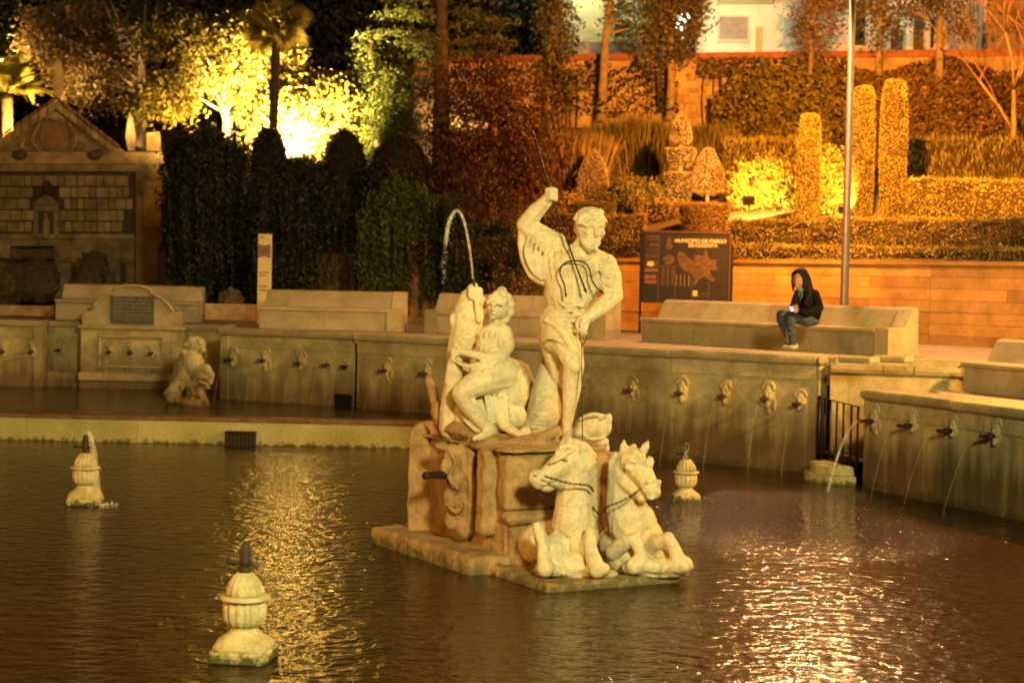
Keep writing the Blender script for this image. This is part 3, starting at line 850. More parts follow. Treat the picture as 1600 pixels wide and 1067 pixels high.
# --- pedestal: built in plan. axis from the back-left to the horses at the front-right
PF = Vector((.93, 15.8, 0)); AX = Vector((-.50, .866, 0)).normalized(); SX = Vector((AX.y, -AX.x, 0))   # SX: to the right
def ped(a, s, z=0): return PF + AX * a + SX * s + Vector((0, 0, z))      # a metres back from the horse end, s metres right
pd = thing('fountain_pedestal', 'carved orange-tan stone pedestal standing in the pool under the marble figures', 'pedestal', ped(1.8, 0, 0))
def pbox(name, a0, a1, s0, s1, z0, z1, bev=.02, mat='plinth'):
    c = ped((a0 + a1) / 2, (s0 + s1) / 2, (z0 + z1) / 2); rot = Matrix((SX, AX, (0, 0, 1))).transposed()
    return sculpt(name, MB().box(c, (s1 - s0, a1 - a0, z1 - z0), rot, bev), .02, mat, pd, 2, .5, .05)
def side_at(px, z, s):
    """distance back along the pedestal side s at which a point of height z is seen at column px"""
    lo, hi = -.5, 5
    for _ in range(40):
        m = (lo + hi) / 2
        if proj(ped(m, s, z))[0] > px: lo = m
        else: hi = m
    return lo
SL = -.62                                          # left face of the pedestal
pbox('horse_base', -.16, .95, -.74, .72, -.3, .08, .03, 'plinth')
pbox('foot_slab', .9, 3.1, -.96, .9, -.35, .17, .04)
pbox('core', 1.0, 3.0, SL + .10, .55, .1, 1.12, .03)
a0 = side_at(753, .8, SL); pbox('pilaster', a0 - .10, a0 + .10, SL - .03, SL + .25, .30, 1.14, .03)
a1 = side_at(716, .8, SL)
f = Fig(ped(a1, SL).y)
for x, y, r in ((706, 712, 13), (722, 706, 10), (700, 730, 12), (728, 728, 14), (712, 752, 14), (730, 765, 13), (704, 778, 12), (722, 795, 15), (706, 810, 13), (726, 822, 14), (738, 800, 12), (736, 745, 10)):
    f.ell(x, y, -.02 + random.uniform(-.04, .04), r, r, r * 1.5)
f.cap([(735, 706, -.1, 8), (738, 760, -.1, 9), (738, 828, -.08, 10)])
f.fold([(700, 705, -.12), (712, 722, -.16), (703, 745, -.14), (716, 765, -.16)], 5).fold([(700, 790, -.14), (714, 800, -.17), (724, 785, -.16)], 4)
f.build('carved_scroll', 'plinth', pd, .014, 2, .5, .05)
a2 = side_at(647, .8, SL)
# back post with rounded top
P0 = ped(a2, SL + .1)
mb = MB(); prof = [(-.17, -.1), (-.17, 1.08), (-.13, 1.20), (-.05, 1.27), (.05, 1.27), (.13, 1.20), (.17, 1.08), (.17, -.1)]
t_ = Vector((1, -.15, 0)).normalized(); n_ = Vector((t_.y, -t_.x, 0)); vs = []
for o in (.13, -.35): vs += [Vector((P0.x, P0.y, 0)) + t_ * u * .78 + n_ * o + Vector((0, 0, z)) for u, z in prof]
k = len(prof); mb.add(vs, [tuple(range(k)), tuple(range(2 * k - 1, k - 1, -1))] + [(i, (i + 1) % k, k + (i + 1) % k, k + i) for i in range(k)])
sculpt('back_post', mb, .02, 'plinth', pd, 2, .5, .05)
mb = MB()
vs = []
for o in (.145, .128): vs += [Vector((P0.x, P0.y, 0)) + t_ * u * .55 + n_ * o + Vector((0, 0, z * .86 + .12)) for u, z in prof[1:-1]]
k = 6; mb.add(vs, [tuple(range(k)), tuple(range(2 * k - 1, k - 1, -1))] + [(i, (i + 1) % k, k + (i + 1) % k, k + i) for i in range(k)])
mb.build('post_panel', 'plinth', pd)
# curved front panel, its base moulding, right pier
f = Fig(17.0)
pbox('front_panel', .95, 1.15, -.55, .42, .58, 1.10, .02)
pbox('front_ledge', .86, 1.12, -.56, .50, .44, .575, .05)
pbox('front_flank', .93, 1.10, -.50, .45, .1, .437, .03)
pbox('right_pier', .72, .98, .30, .62, .30, 1.12, .03)
pbox('top_slab', .92, 2.9, SL + .02, .56, 1.123, 1.165, .015)
# ribbed shell at the waterline
f = Fig(16.75)
for i in range(7):
    a = R(150 - i * 20); f.cap([(792, 852, .05, 5), (792 + math.cos(a) * 30, 852 - math.sin(a) * 46, -.02, 9 - abs(i - 3) * .8)])
f.build('shell', MAR, pd, .013, 2)
# rocky hull on which the figures rest
f = Fig(17.35)
f.ell(735, 668, .05, 50, 55, 24).ell(790, 690, -.05, 60, 55, 16).ell(850, 695, 0, 50, 50, 17).ell(905, 690, .0, 40, 45, 15).ell(690, 655, .15, 16, 25, 30, -20)
f.ell(757, 688, -.32, 30, 14, 9).ell(845, 700, -.30, 28, 20, 14).cap([(790, 700, -.35, 14), (830, 690, -.38, 13), (870, 672, -.35, 8)])
for i in range(9): f.ell(690 + i * 19, 700 + random.uniform(-4, 3), -.28 - .015 * i, 14, 14, random.uniform(6, 11), random.uniform(-20, 20))
f.build('hull', 'plinth', pd, .016, 3, .5, .05)
f = Fig(16.55)
f.ell(815, 872, .1, 36, 60, 26, -25).ell(790, 862, .35, 34, 60, 26).ell(835, 890, -.1, 26, 40, 14).ell(772, 858, .45, 16, 30, 26).ell(800, 890, .1, 40, 50, 10)
for _ in range(14): f.ell(random.uniform(770, 845), random.uniform(855, 895), random.uniform(-.1, .3), 9, 14, 7, random.uniform(-40, 40))
f.build('rock_flank', 'plinth', pd, .016, 2, .5, .06)
# tall shell back between the figures
mb = MB(); q = [pt(x, y, 17.75) for x, y in ((790, 566), (806, 563), (822, 570), (834, 600), (838, 650), (835, 690), (785, 690), (788, 640), (800, 600))]
k = len(q); vs = q + [v + Vector((.02, .16, 0)) for v in q]
mb.add(vs, [tuple(range(k)), tuple(range(2 * k - 1, k - 1, -1))] + [(i, (i + 1) % k, k + (i + 1) % k, k + i) for i in range(k)])
mb.build('shell_back', 'plinth', pd)
# bronze pipe in the pedestal side
p0, p1 = pt(697, 741, 17.0), pt(664, 743, 16.75)
d_ = p1 - p0
pp = MB().tube([p0, p0 + d_ * .35, p0 + d_ * .8, p0 + d_ * .86, p1], [.045, .04, .03, .042, .04], 10).build('pipe', 'bronze', pd, True)
q = [pt(644, 765, 16.7)]
MB().tube(jet_path(pt(641, 762, 17.3), Vector((-.3, -.95, 0)), .25, 0), .007, 6).build('water_jet', 'thinjet', pp, True)
# fin at the far left of the hull
f = Fig(17.6)
for i in range(5):
    f.cap([(694 - i * 2, 672 - i * 4, 0, 8), (682 - i * 3, 640 - i * 11, .02, 7), (680 - i, 610 - i * 6 + i * i, .05, 4)])
f.build('fin', 'plinth', pd, .014, 2)

# --- standing man
f = Fig(17.25)
f.ell(881, 498, 0, 37, 30, 30).ell(887, 457, -.01, 38, 27, 40, 4).ell(892, 418, -.02, 46, 31, 36, 8).ell(905, 404, -.03, 36, 27, 22, 10)
f.ell(916, 418, -.16, 20, 12, 15, 8).ell(882, 416, -.16, 18, 12, 15, 0)                                       # chest muscles
f.ell(888, 468, -.13, 24, 10, 30)
f.cap([(866, 384, 0, 22), (842, 372, .02, 22), (828, 358, .02, 18), (821, 352, .0, 15), (836, 332, -.04, 13.5), (852, 316, -.08, 10.5), (858, 308, -.1, 9.5)])
f.ell(821, 353, .03, 14, 13, 12)
f.cap([(902, 400, 0, 20), (914, 380, -.06, 15), (917, 370, -.08, 15)])
f.cap([(924, 408, 0, 22), (946, 415, .02, 19), (954, 440, -.03, 17), (959, 462, -.10, 15), (938, 482, -.22, 12.5), (921, 495, -.27, 9.5)])
# head bowed to his left
f.ell(921, 350, -.08, 22, 25, 26, 22).ell(926, 364, -.15, 17, 16, 19, 18).ell(921, 384, -.17, 12, 12, 12, 10).ell(914, 378, -.13, 10, 11, 14)
f.ell(930, 379, -.20, 9, 8, 8).cap([(931, 352, -.255, 4), (933, 367, -.275, 4.6)]).cap([(917, 352, -.235, 4.5), (930, 350, -.25, 4.2), (942, 353, -.215, 4.5)]).ell(924, 377, -.22, 13, 9, 8)
f.ell(921, 364, -.225, 7, 6, 6).ell(940, 364, -.205, 6, 6, 6)
for _ in range(46):
    a, b = random.uniform(-2.9, -.2), random.uniform(-.2, 1.3)
    f.ell(922 + 25 * math.cos(a) * math.cos(b), 346 - 20 * math.sin(b), -.095 + .172 * math.sin(a) * math.cos(b), 5, 5, 4, random.uniform(-60, 60))
for _ in range(14): f.ell(random.uniform(910, 934), random.uniform(376, 392), -.24, 4, 4, 4)
f.ell(922, 344, -.095, 25, 27, 20, 15).ell(908, 356, -.06, 11, 14, 16)
for i in range(9): f.fold([(902 + i * 5, 352 - 8 * math.sin(i / 8 * 3.1), -.16 - .05 * math.sin(i / 8 * 3.1)), (905 + i * 4.4, 338 - 6 * math.sin(i / 8 * 3.1), -.17), (908 + i * 3.6, 329 - 3 * math.sin(i / 8 * 3.1), -.12)], 2.6)
for x, y, d, r in ( (918, 386, -.26, 5), (926, 388, -.27, 5), (912, 380, -.23, 5)):
    f.ell(x, y, d, r, r, r * .8, random.uniform(-30, 30))
f.ell(908, 362, -.15, 4, 5, 7)                                                                                  # ear
# raised fist
f.ell(861, 303, -.10, 9.5, 10, 10.5)
for i in range(4): f.cap([(854, 296 + i * 5.2, -.14, 3), (862, 295 + i * 5.2, -.185, 3.3), (869, 297 + i * 5.2, -.155, 3)])
f.cap([(855, 312, -.13, 3.5), (862, 306, -.17, 3.2), (869, 300, -.18, 2.8)])
# lowered hand on the rein
f.ell(912, 502, -.29, 10.5, 6, 11, 25)
for i in range(4): f.cap([(904 + i * 4.2, 508 + i * .9, -.31, 3.1), (902 + i * 4.1, 516 + i * 1.0, -.335, 2.8), (904 + i * 4.0, 522 + i * .4, -.31, 2.5)])
f.cap([(905, 498, -.32, 3.4), (901, 506, -.35, 3), (902, 512, -.36, 2.6)])
# loose sleeve hanging from the raised arm
f.ell(836, 398, .02, 22, 15, 40, -8).ell(842, 424, .02, 17, 14, 22, -25).cap([(815, 358, 0, 6), (814, 382, 0, 6), (820, 408, 0, 7), (831, 430, 0, 7), (850, 441, 0, 6)])
for i in range(6):
    f.fold([(828 + i * 7.5, 364 + i * 3, -.115), (821 + i * 7.5, 392 + i * 2, -.115), (830 + i * 5.5, 420, -.105), (846 + i * 3, 438, -.075)], 3.2)
f.ell(951, 436, -.03, 21, 19, 32, -8).ell(893, 440, -.04, 43, 28, 50, 5)
for i in range(7): f.fold([(858 + i * 10, 392 - 4 * math.sin(i / 6 * 3.1), -.13 - .07 * math.sin(i / 6 * 3.1)), (862 + i * 9.5, 420, -.155 - .06 * math.sin(i / 6 * 3.1)), (866 + i * 8.5, 448, -.15 - .06 * math.sin(i / 6 * 3.1)), (866 + i * 8, 474, -.14 - .05 * math.sin(i / 6 * 3.1))], 2.9)
for i in range(4): f.fold([(938 + i * 8, 412 + i * 2, -.13 + .02 * i), (942 + i * 7, 434, -.15 + .02 * i), (944 + i * 6, 458, -.13 + .02 * i)], 3)
for i in range(3): f.fold([(872 + i * 14, 470 + i * 2, -.19), (884 + i * 12, 478, -.21), (900 + i * 8, 474 - i * 3, -.20)], 3.5)
# cuff on the lowered arm, collar
f.fold([(944, 452, -.16), (956, 463, -.20), (972, 456, -.06)], 4.5).fold([(936, 420, -.14), (948, 432, -.16), (968, 430, -.03)], 3).fold([(940, 436, -.15), (952, 446, -.17), (970, 442, -.03)], 3)
f.fold([(892, 396, -.16), (906, 404, -.22), (918, 404, -.24), (932, 396, -.16)], 3.5)
# cloth wound round the hips
f.ell(875, 522, 0, 33, 29, 33, -8).ell(884, 494, 0, 40, 32, 16, 6)
for i in range(8):
    f.fold([(843 + i * .5, 494 + i * 6, -.08), (860, 489 + i * 5.5, -.20), (880, 486 + i * 7, -.235), (905 - i * .6, 486 + i * 9, -.19)], 3.8)
f.fold([(850, 500, -.18), (872, 512, -.25), (890, 540, -.25), (898, 565, -.22)], 5).fold([(896, 488, -.21), (912, 492, -.2), (924, 482, -.12)], 6)
# legs
f.cap([(878, 520, -.05, 27), (890, 548, -.12, 22), (897, 570, -.14, 16.5), (894, 590, -.08, 16), (893, 610, -.05, 15), (889, 640, -.04, 10.5), (886, 666, -.04, 8.5)])
f.ell(899, 572, -.2, 11, 9, 12).cap([(887, 672, -.03, 9), (886, 682, -.1, 9), (884, 690, -.24, 7)])
for i in range(5): f.cap([(878 + i * 3, 690, -.27, 2.8), (877 + i * 3.1, 693, -.32, 2.4)])
f.cap([(864, 525, .1, 25), (872, 575, .2, 18), (878, 620, .25, 13), (872, 676, .28, 9), (870, 686, .12, 7)])
f.ell(884, 560, .12, 18, 8, 50)                                                                                  # cloth between the legs
man = thing('standing_statue', 'pale marble statue of a standing bearded man bowing, one fist raised', 'statue', f.p(884, 690))
f.build('figure', MAR, man, .0105, 3)
# --- trident
f = Fig(16.98)
tr = thing('trident', 'thin dark iron trident held across the chest of the standing statue', 'trident', f.p(915, 455, -.1))
def sp(*q): return spline([f.p(*p) for p in q], 6)
MB().tube([f.p(832, 204, .35), f.p(861, 306, .17), f.p(897, 407, -.06), f.p(914, 452, -.13)], f.k * 1.5, 8).build('shaft', 'iron', tr, True)
for q in (((897, 407, -.06), (888, 409, -.06), (879, 414, -.07), (875, 424, -.08), (877, 434, -.08), (882, 446, -.08), (884, 460, -.08)),
          ((897, 407, -.06), (907, 409, -.06), (916, 413, -.07), (922, 424, -.08), (925, 438, -.08), (932, 449, -.09), (939, 455, -.10))):
    tn = MB().tube(sp(*q), f.k * 1.3, 7).build('tine', 'iron', tr, True)
    e_, g_ = f.p(*q[-1]), f.p(*q[-2]); dd = (e_ - g_).normalized()
    MB().tube([e_ - dd * .02, e_, e_ + dd * .035], [.004, .017, .002], 6).build('barb', 'iron', tn, True)
e_ = f.p(914, 452, -.13); dd = (e_ - f.p(897, 407, -.06)).normalized()
MB().tube([e_ - dd * .01, e_ + dd * .005, e_ + dd * .045], [.008, .018, .002], 6).build('barb', 'iron', tr, True)
# --- rein wire from the hand
f = Fig(16.93)
o = MB().tube(sp((905, 508, -.02), (906, 530, -.02), (909, 541, 0), (909, 580, 0), (910, 640, -.1), (910, 697, -.25)), f.k * .9, 6)
o.tube(sp((917, 516, -.0), (916, 530, 0), (909, 541, 0)), f.k * .9, 6)
tag(o.build('rein_wire', 'iron', None, True), 'thin dark wire rein hanging from the standing statue hand', 'rein')

# --- seated woman with a fish
f = Fig(17.25)
f.ell(779, 478, -.10, 16, 18, 21, -10).ell(773, 484, -.18, 11, 10, 14, -12).cap([(772, 476, -.26, 2.6), (770, 484, -.285, 3.1)])
f.ell(771, 494, -.2, 7, 7, 6).cap([(767, 474, -.25, 2.2), (775, 474, -.265, 2.2)]).cap([(779, 475, -.26, 2.2), (785, 477, -.24, 2.2)]).cap([(768, 489, -.255, 2), (775, 490, -.255, 2)])
for x, y, d, r in ((786, 460, -.1, 8), (776, 461, -.14, 7), (768, 466, -.15, 6), (793, 466, -.08, 8), (797, 476, -.06, 8), (796, 488, -.05, 8), (790, 498, -.04, 7), (784, 457, -.04, 9), (764, 473, -.14, 5), (788, 470, -.17, 6), (789, 482, -.14, 6)):
    f.ell(x, y, d, r, r, r * 1.1)
f.cap([(777, 496, -.05, 11), (776, 510, 0, 12)])
f.ell(770, 532, 0, 26, 21, 26, 12).ell(772, 556, 0, 24, 20, 24, 4).ell(776, 580, 0, 30, 26, 24)
f.ell(756, 538, -.10, 13, 9, 13).ell(768, 540, -.12, 13, 9, 13)
for i in range(4): f.fold([(748 + i * 9, 516, -.13), (752 + i * 8, 534, -.16), (750 + i * 9, 554, -.14)], 2.4)
f.cap([(789, 520, -.02, 12), (794, 540, -.06, 11), (783, 558, -.16, 10), (764, 559, -.22, 8.5), (740, 554, -.2, 7), (724, 550, -.16, 6)])
f.ell(716, 549, -.14, 8, 5, 7)
for i in range(4): f.cap([(712, 545 + i * 3.5, -.15, 2.5), (706, 549 + i * 4, -.14, 2.3), (706, 555 + i * 3.6, -.12, 2.1)])
f.cap([(717, 545, -.17, 2.6), (712, 540, -.18, 2.3)])
f.cap([(752, 520, .05, 11), (740, 532, .1, 9), (730, 545, .14, 8)])
# lap, thighs and legs
f.ell(790, 605, .02, 38, 32, 46, -12).cap([(790, 585, -.05, 28), (760, 592, -.2, 24), (735, 604, -.28, 19), (721, 614, -.3, 16.5)])
f.cap([(720, 616, -.3, 15), (735, 638, -.28, 14), (752, 658, -.25, 11), (766, 672, -.22, 8)]).cap([(766, 674, -.23, 8), (752, 682, -.32, 6.5), (742, 685, -.35, 5)])
f.cap([(795, 620, 0, 24), (778, 645, -.1, 16), (786, 662, -.16, 10), (800, 672, -.2, 8), (811, 678, -.26, 6)])
f.ell(821, 675, -.26, 8, 8, 9).ell(752, 650, .0, 46, 30, 34).ell(720, 640, .1, 24, 24, 36, 10).ell(790, 650, .0, 34, 28, 26)
# drapery
for i in range(5): f.fold([(706 + i * 7, 562 + i * 2, -.12), (730 + i * 6, 572 + i * 2, -.24), (758 + i * 4, 566, -.25), (786, 562 + i * 2, -.16)], 3.6)
f.cap([(708, 556, -.1, 6), (703, 575, -.08, 6), (699, 597, -.05, 5)]).cap([(712, 566, -.05, 12), (708, 600, 0, 14), (704, 640, .05, 18), (705, 668, .08, 20)])
for i in range(6): f.fold([(757 + i * 7, 612 + i * 2, -.19), (762 + i * 6, 636, -.18), (764 + i * 6, 662, -.18)], 3.6)
for i in range(6): f.fold([(716 + i * 5, 640 + i * 4, -.2), (730 + i * 5, 660 + i * 2, -.22), (745 + i * 4, 676, -.22)], 3)
wom = thing('seated_statue', 'pale marble statue of a seated woman with bare leg embracing an upright fish', 'statue', f.p(760, 690))
f.build('figure', MAR, wom, .0105, 3)
f = Fig(17.4)
f.cap([(738, 456, -.02, 10), (735, 470, 0, 20), (731, 490, .0, 25), (728, 520, .02, 26), (722, 550, .05, 25), (718, 590, .1, 24), (712, 630, .15, 26)])
f.cap([(738, 452, -.04, 9), (741, 447, -.05, 6)]).ell(749, 456, -.08, 6, 8, 8).ell(736, 458, -.15, 6, 7, 12)
f.cap([(744, 452, -.13, 5), (745, 480, -.18, 4.5), (748, 500, -.16, 5)]).cap([(752, 468, -.1, 6), (757, 476, -.08, 9), (752, 492, -.1, 5), (749, 501, -.12, 6)])
f.ell(707, 500, -.03, 6, 10, 12)
f.build('fish', MAR, wom, .0115, 3)
sp0 = pt(740, 443, 17.32)
nz = MB().tube([pt(741, 447, 17.33), pt(739, 436, 17.33)], [.02, .012], 8).build('nozzle', 'bronze', wom, True)
jq = spline([pt(739, 437, 17.33), pt(736, 405, 17.33), pt(729, 362, 17.33), pt(722, 338, 17.33), pt(714, 329, 17.33), pt(706, 337, 17.34), pt(700, 355, 17.35), pt(696, 382, 17.36)], 8)
mb = MB(); n_ = len(jq)
mb.tube(jq, [.010 + .012 * i / n_ for i in range(n_)], 7); jt = mb.build('water_jet', 'jet', wom, True)
mb = MB()
for i, p in enumerate(jq):
    for _ in range(max(0, i - 24) // 5):
        q = p + Vector([random.gauss(0, .005 + .014 * i / n_) for _ in range(3)]); mb.sph(q, random.uniform(.002, .006), 5, 4)
for _ in range(90):
    u = random.random(); q = pt(696 - u * 3 + random.gauss(0, 2), 382 + u * 60, 17.36); mb.sph(q, random.uniform(.002, .006), 5, 4)
mb.build('droplets', 'jet', jt, True)['kind'] = 'stuff'

# --- scaly fish tail behind the standing man
f = Fig(17.55)
q = [(866, 540, .05, 11), (862, 560, .03, 15), (858, 590, 0, 21), (854, 615, -.05, 26), (850, 645, -.08, 28), (838, 664, -.12, 21), (818, 668, -.1, 12), (802, 662, -.02, 6)]
f.cap(q)
for (x0, y0, d0, r0), (x1, y1, d1, r1) in zip(q[:-2], q[1:-1]):
    for k in range(3):
        u = k / 3; r_ = r0 + (r1 - r0) * u; x = x0 + (x1 - x0) * u; y = y0 + (y1 - y0) * u; d = d0 + (d1 - d0) * u
        f.fold([(x - r_ * .96, y - 3, d - .02), (x - r_ * .5, y + 3, d - r_ * f.k * .87), (x + r_ * .1, y + 4, d - r_ * f.k), (x + r_ * .9, y, d - r_ * f.k * .3)], 2.0)
o = thing('fish_tail_statue', 'coiled scaly marble fish tail rising behind the standing statue leg', 'statue', f.p(850, 690))
f.build('tail', MAR, o, .012, 1)
# --- sea creature head at the right
f = Fig(17.3)
f.ell(926, 666, 0, 28, 26, 22, -10).ell(944, 668, -.08, 12, 12, 17, 10).ell(912, 680, 0, 20, 24, 18).ell(930, 690, -.02, 22, 20, 12)
f.ell(950, 656, -.1, 6.5, 6, 11, 10).ell(938, 652, -.14, 5, 5, 5).fold([(905, 655, -.15), (925, 648, -.17), (948, 650, -.13)], 4).fold([(915, 684, -.2), (932, 686, -.18), (946, 682, -.14)], 4)
f.ell(945, 700, 0, 8, 8, 10).ell(916, 697, 0, 14, 14, 10)
o = thing('sea_creature_statue', 'blunt-snouted marble sea creature head beside the standing statue foot', 'statue', f.p(928, 700))
f.build('head', MAR, o, .011, 2)

# --- two horses
def horse_tail(f): pass
f = Fig(16.05)
# near-left horse, head turned to its right
f.ell(905, 708, .0, 24, 24, 20, 20).ell(893, 718, -.06, 22, 22, 20, -30).cap([(893, 716, -.04, 22), (872, 730, -.12, 19), (852, 745, -.18, 14), (842, 752, -.2, 13)])
f.ell(838, 746, -.2, 14, 14, 13, -30).ell(852, 762, -.18, 8, 9, 6, -20).cap([(870, 748, -.1, 15), (856, 760, -.16, 9)]).cap([(845, 753, -.22, 8), (836, 748, -.24, 6)])
f.ell(905, 728, -.05, 20, 22, 26).fold([(900, 700, -.2), (886, 708, -.26), (870, 718, -.28), (858, 724, -.26)], 4).ell(884, 716, -.24, 6, 5, 4).fold([(838, 752, -.28), (850, 756, -.27), (862, 752, -.25)], 2.4)
f.ell(837, 741, -.30, 4, 4, 3)
f.cap([(901, 720, 0, 28), (899, 752, -.02, 29), (897, 790, -.05, 31), (896, 822, -.05, 37)])
f.ell(897, 838, .0, 40, 36, 34).ell(890, 860, .1, 46, 50, 30).ell(860, 850, .4, 55, 60, 40).ell(820, 856, .75, 48, 55, 34)
# mane and forelock
for i in range(9): f.cap([(912 + i * .8, 700 + i * 12, -.10 + i * .006, 7), (926 + i * .2, 712 + i * 12, .0, 7), (921, 722 + i * 12, .05, 6)])
for x, y in ((880, 692), (889, 688), (898, 690), (906, 694), (874, 700)): f.cap([(x, y, -.05, 6), (x - 3, y + 9, -.14, 5)])
f.ell(895, 812, -.12, 30, 24, 30)
# folded forelegs
f.cap([(872, 852, -.15, 22), (852, 858, -.28, 15), (842, 830, -.36, 9), (839, 822, -.36, 7.5)]).cap([(841, 826, -.36, 8.5), (848, 850, -.38, 9), (850, 872, -.42, 11), (852, 888, -.46, 14)])
f.cap([(852, 888, -.44, 11), (874, 893, -.36, 9), (898, 896, -.32, 9)])
f.cap([(908, 852, -.18, 22), (918, 858, -.30, 15), (922, 836, -.38, 10), (922, 830, -.38, 8.5)]).cap([(922, 834, -.38, 9), (922, 856, -.40, 10), (928, 876, -.43, 13), (934, 890, -.47, 14)])
f.cap([(934, 892, -.44, 11), (912, 894, -.34, 9)])
f.ell(852, 889, -.38, 17, 18, 13).ell(934, 889, -.40, 20, 18, 13).ell(892, 884, -.25, 40, 26, 20).ell(862, 868, -.25, 24, 24, 26)
f.ell(890, 893, -.1, 62, 48, 10).ell(945, 896, -.3, 22, 20, 8)
h1 = thing('horse_statue', 'marble horse statue with head turned sideways, forelegs folded, chain bit in mouth', 'statue', f.p(890, 903))
f.build('figure', MAR, h1, .0115, 3)
f = Fig(16.25)
# right horse, head raised and facing forward right
f.ell(985, 722, -.02, 24, 24, 22).cap([(988, 722, -.06, 23), (1002, 738, -.18, 19), (1014, 757, -.28, 14.5), (1017, 766, -.32, 14)])
f.ell(1019, 768, -.33, 14, 13, 13, 20).ell(1027, 756, -.34, 6, 7, 8).ell(1004, 778, -.26, 10, 10, 8).cap([(978, 750, -.06, 17), (1000, 772, -.22, 10)])
f.ell(1015, 722, -.2, 6, 6, 8).ell(984, 730, -.22, 8, 6, 6).fold([(975, 724, -.2), (986, 720, -.25), (996, 724, -.27)], 3.4).fold([(1012, 712, -.2), (1019, 718, -.22), (1019, 730, -.24)], 3)
f.fold([(1009, 776, -.36), (1019, 779, -.40), (1030, 773, -.36)], 2.2).ell(1012, 752, -.38, 3.5, 3.5, 4).ell(1031, 753, -.38, 3, 3, 4)
for ex, tx, ty in ((974, 975, 684), (1004, 1013, 685)):
    f.cap([(ex, 706, -.05, 7), ((ex + tx) / 2, 698, -.06, 6.5), (tx, ty + 4, -.05, 2)])
for x, y in ((985, 702), (992, 704), (999, 708), (990, 698)): f.cap([(x, y, -.06, 5.5), (x + 3, y + 10, -.16, 4.5)])
f.cap([(978, 732, .02, 25), (974, 762, .05, 28), (978, 795, .03, 34), (988, 820, .0, 40)])
f.ell(995, 838, .0, 42, 38, 34).ell(975, 850, .25, 44, 60, 34).ell(985, 868, -.05, 40, 40, 24)
for i in range(9): f.cap([(962 - i * .8, 712 + i * 11, .0, 7), (955 - i * .2, 722 + i * 11, .02, 6), (957, 732 + i * 11, .0, 6)])
for i in range(3): f.fold([(980 + i * 10, 775, -.12), (985 + i * 11, 800, -.17), (990 + i * 12, 825, -.21)], 4)
f.cap([(978, 852, -.15, 20), (958, 862, -.22, 13), (980, 846, -.34, 11), (992, 842, -.38, 9)]).cap([(990, 842, -.38, 9.5), (1001, 862, -.40, 10), (1003, 878, -.42, 14), (990, 884, -.44, 14)])
f.cap([(1003, 880, -.42, 13), (1024, 886, -.42, 11)])
f.cap([(1018, 850, -.15, 18), (1030, 846, -.28, 12), (1044, 840, -.36, 9.5)]).cap([(1044, 840, -.36, 9.5), (1054, 858, -.38, 10), (1060, 876, -.40, 13), (1070, 882, -.42, 13)])
f.cap([(1058, 882, -.40, 13), (1038, 888, -.36, 10)]).ell(1035, 864, -.15, 16, 16, 12)
f.ell(992, 886, -.38, 22, 18, 13).ell(1062, 884, -.36, 22, 18, 13).ell(1026, 886, -.3, 36, 26, 14).ell(968, 874, -.1, 20, 26, 22)
f.ell(1020, 892, -.15, 60, 48, 9)
h2 = thing('horse_statue', 'marble horse statue with pricked ears, facing forward beside its turned-head companion', 'statue', f.p(1020, 902))
f.build('figure', MAR, h2, .0115, 3)
# --- chains through the horses' mouths
def chain(q, Y, label):
    f = Fig(Y); path = spline([f.p(*p) for p in q], 24); mb = MB(); acc = 0; last = path[0]; i = 0
    for a, b in zip(path[:-1], path[1:]):
        acc += (b - a).length
        if acc > .021:
            acc = 0; d = (b - a).normalized(); u, w = ring_frame(d); s_ = u if i % 2 else w; i += 1; ring = []
            for k in range(9):
                t = 2 * math.pi * k / 8; ring.append(b + d * math.cos(t) * .017 + s_ * math.sin(t) * .009)
            mb.tube(ring, .0042, 5, False)
    o = mb.build('chain', 'iron', None, True); tag(o, label, 'chain')
chain([(849, 743, -.40), (868, 749, -.40), (890, 755, -.38), (912, 757, -.34), (922, 760, -.3), (927, 768, -.22)], 16.05, 'dark chain running from the turned horse mouth round its neck')
chain([(842, 765, -.38), (850, 771, -.34), (858, 774, -.3), (864, 774, -.26)], 16.05, 'short dark chain under the turned horse jaw')
chain([(925, 791, -.30), (934, 801, -.32), (943, 800, -.33), (950, 791, -.33), (966, 785, -.36), (984, 776, -.38), (1000, 764, -.36)], 16.2, 'dark chain strung between the two horses from the forward horse mouth')

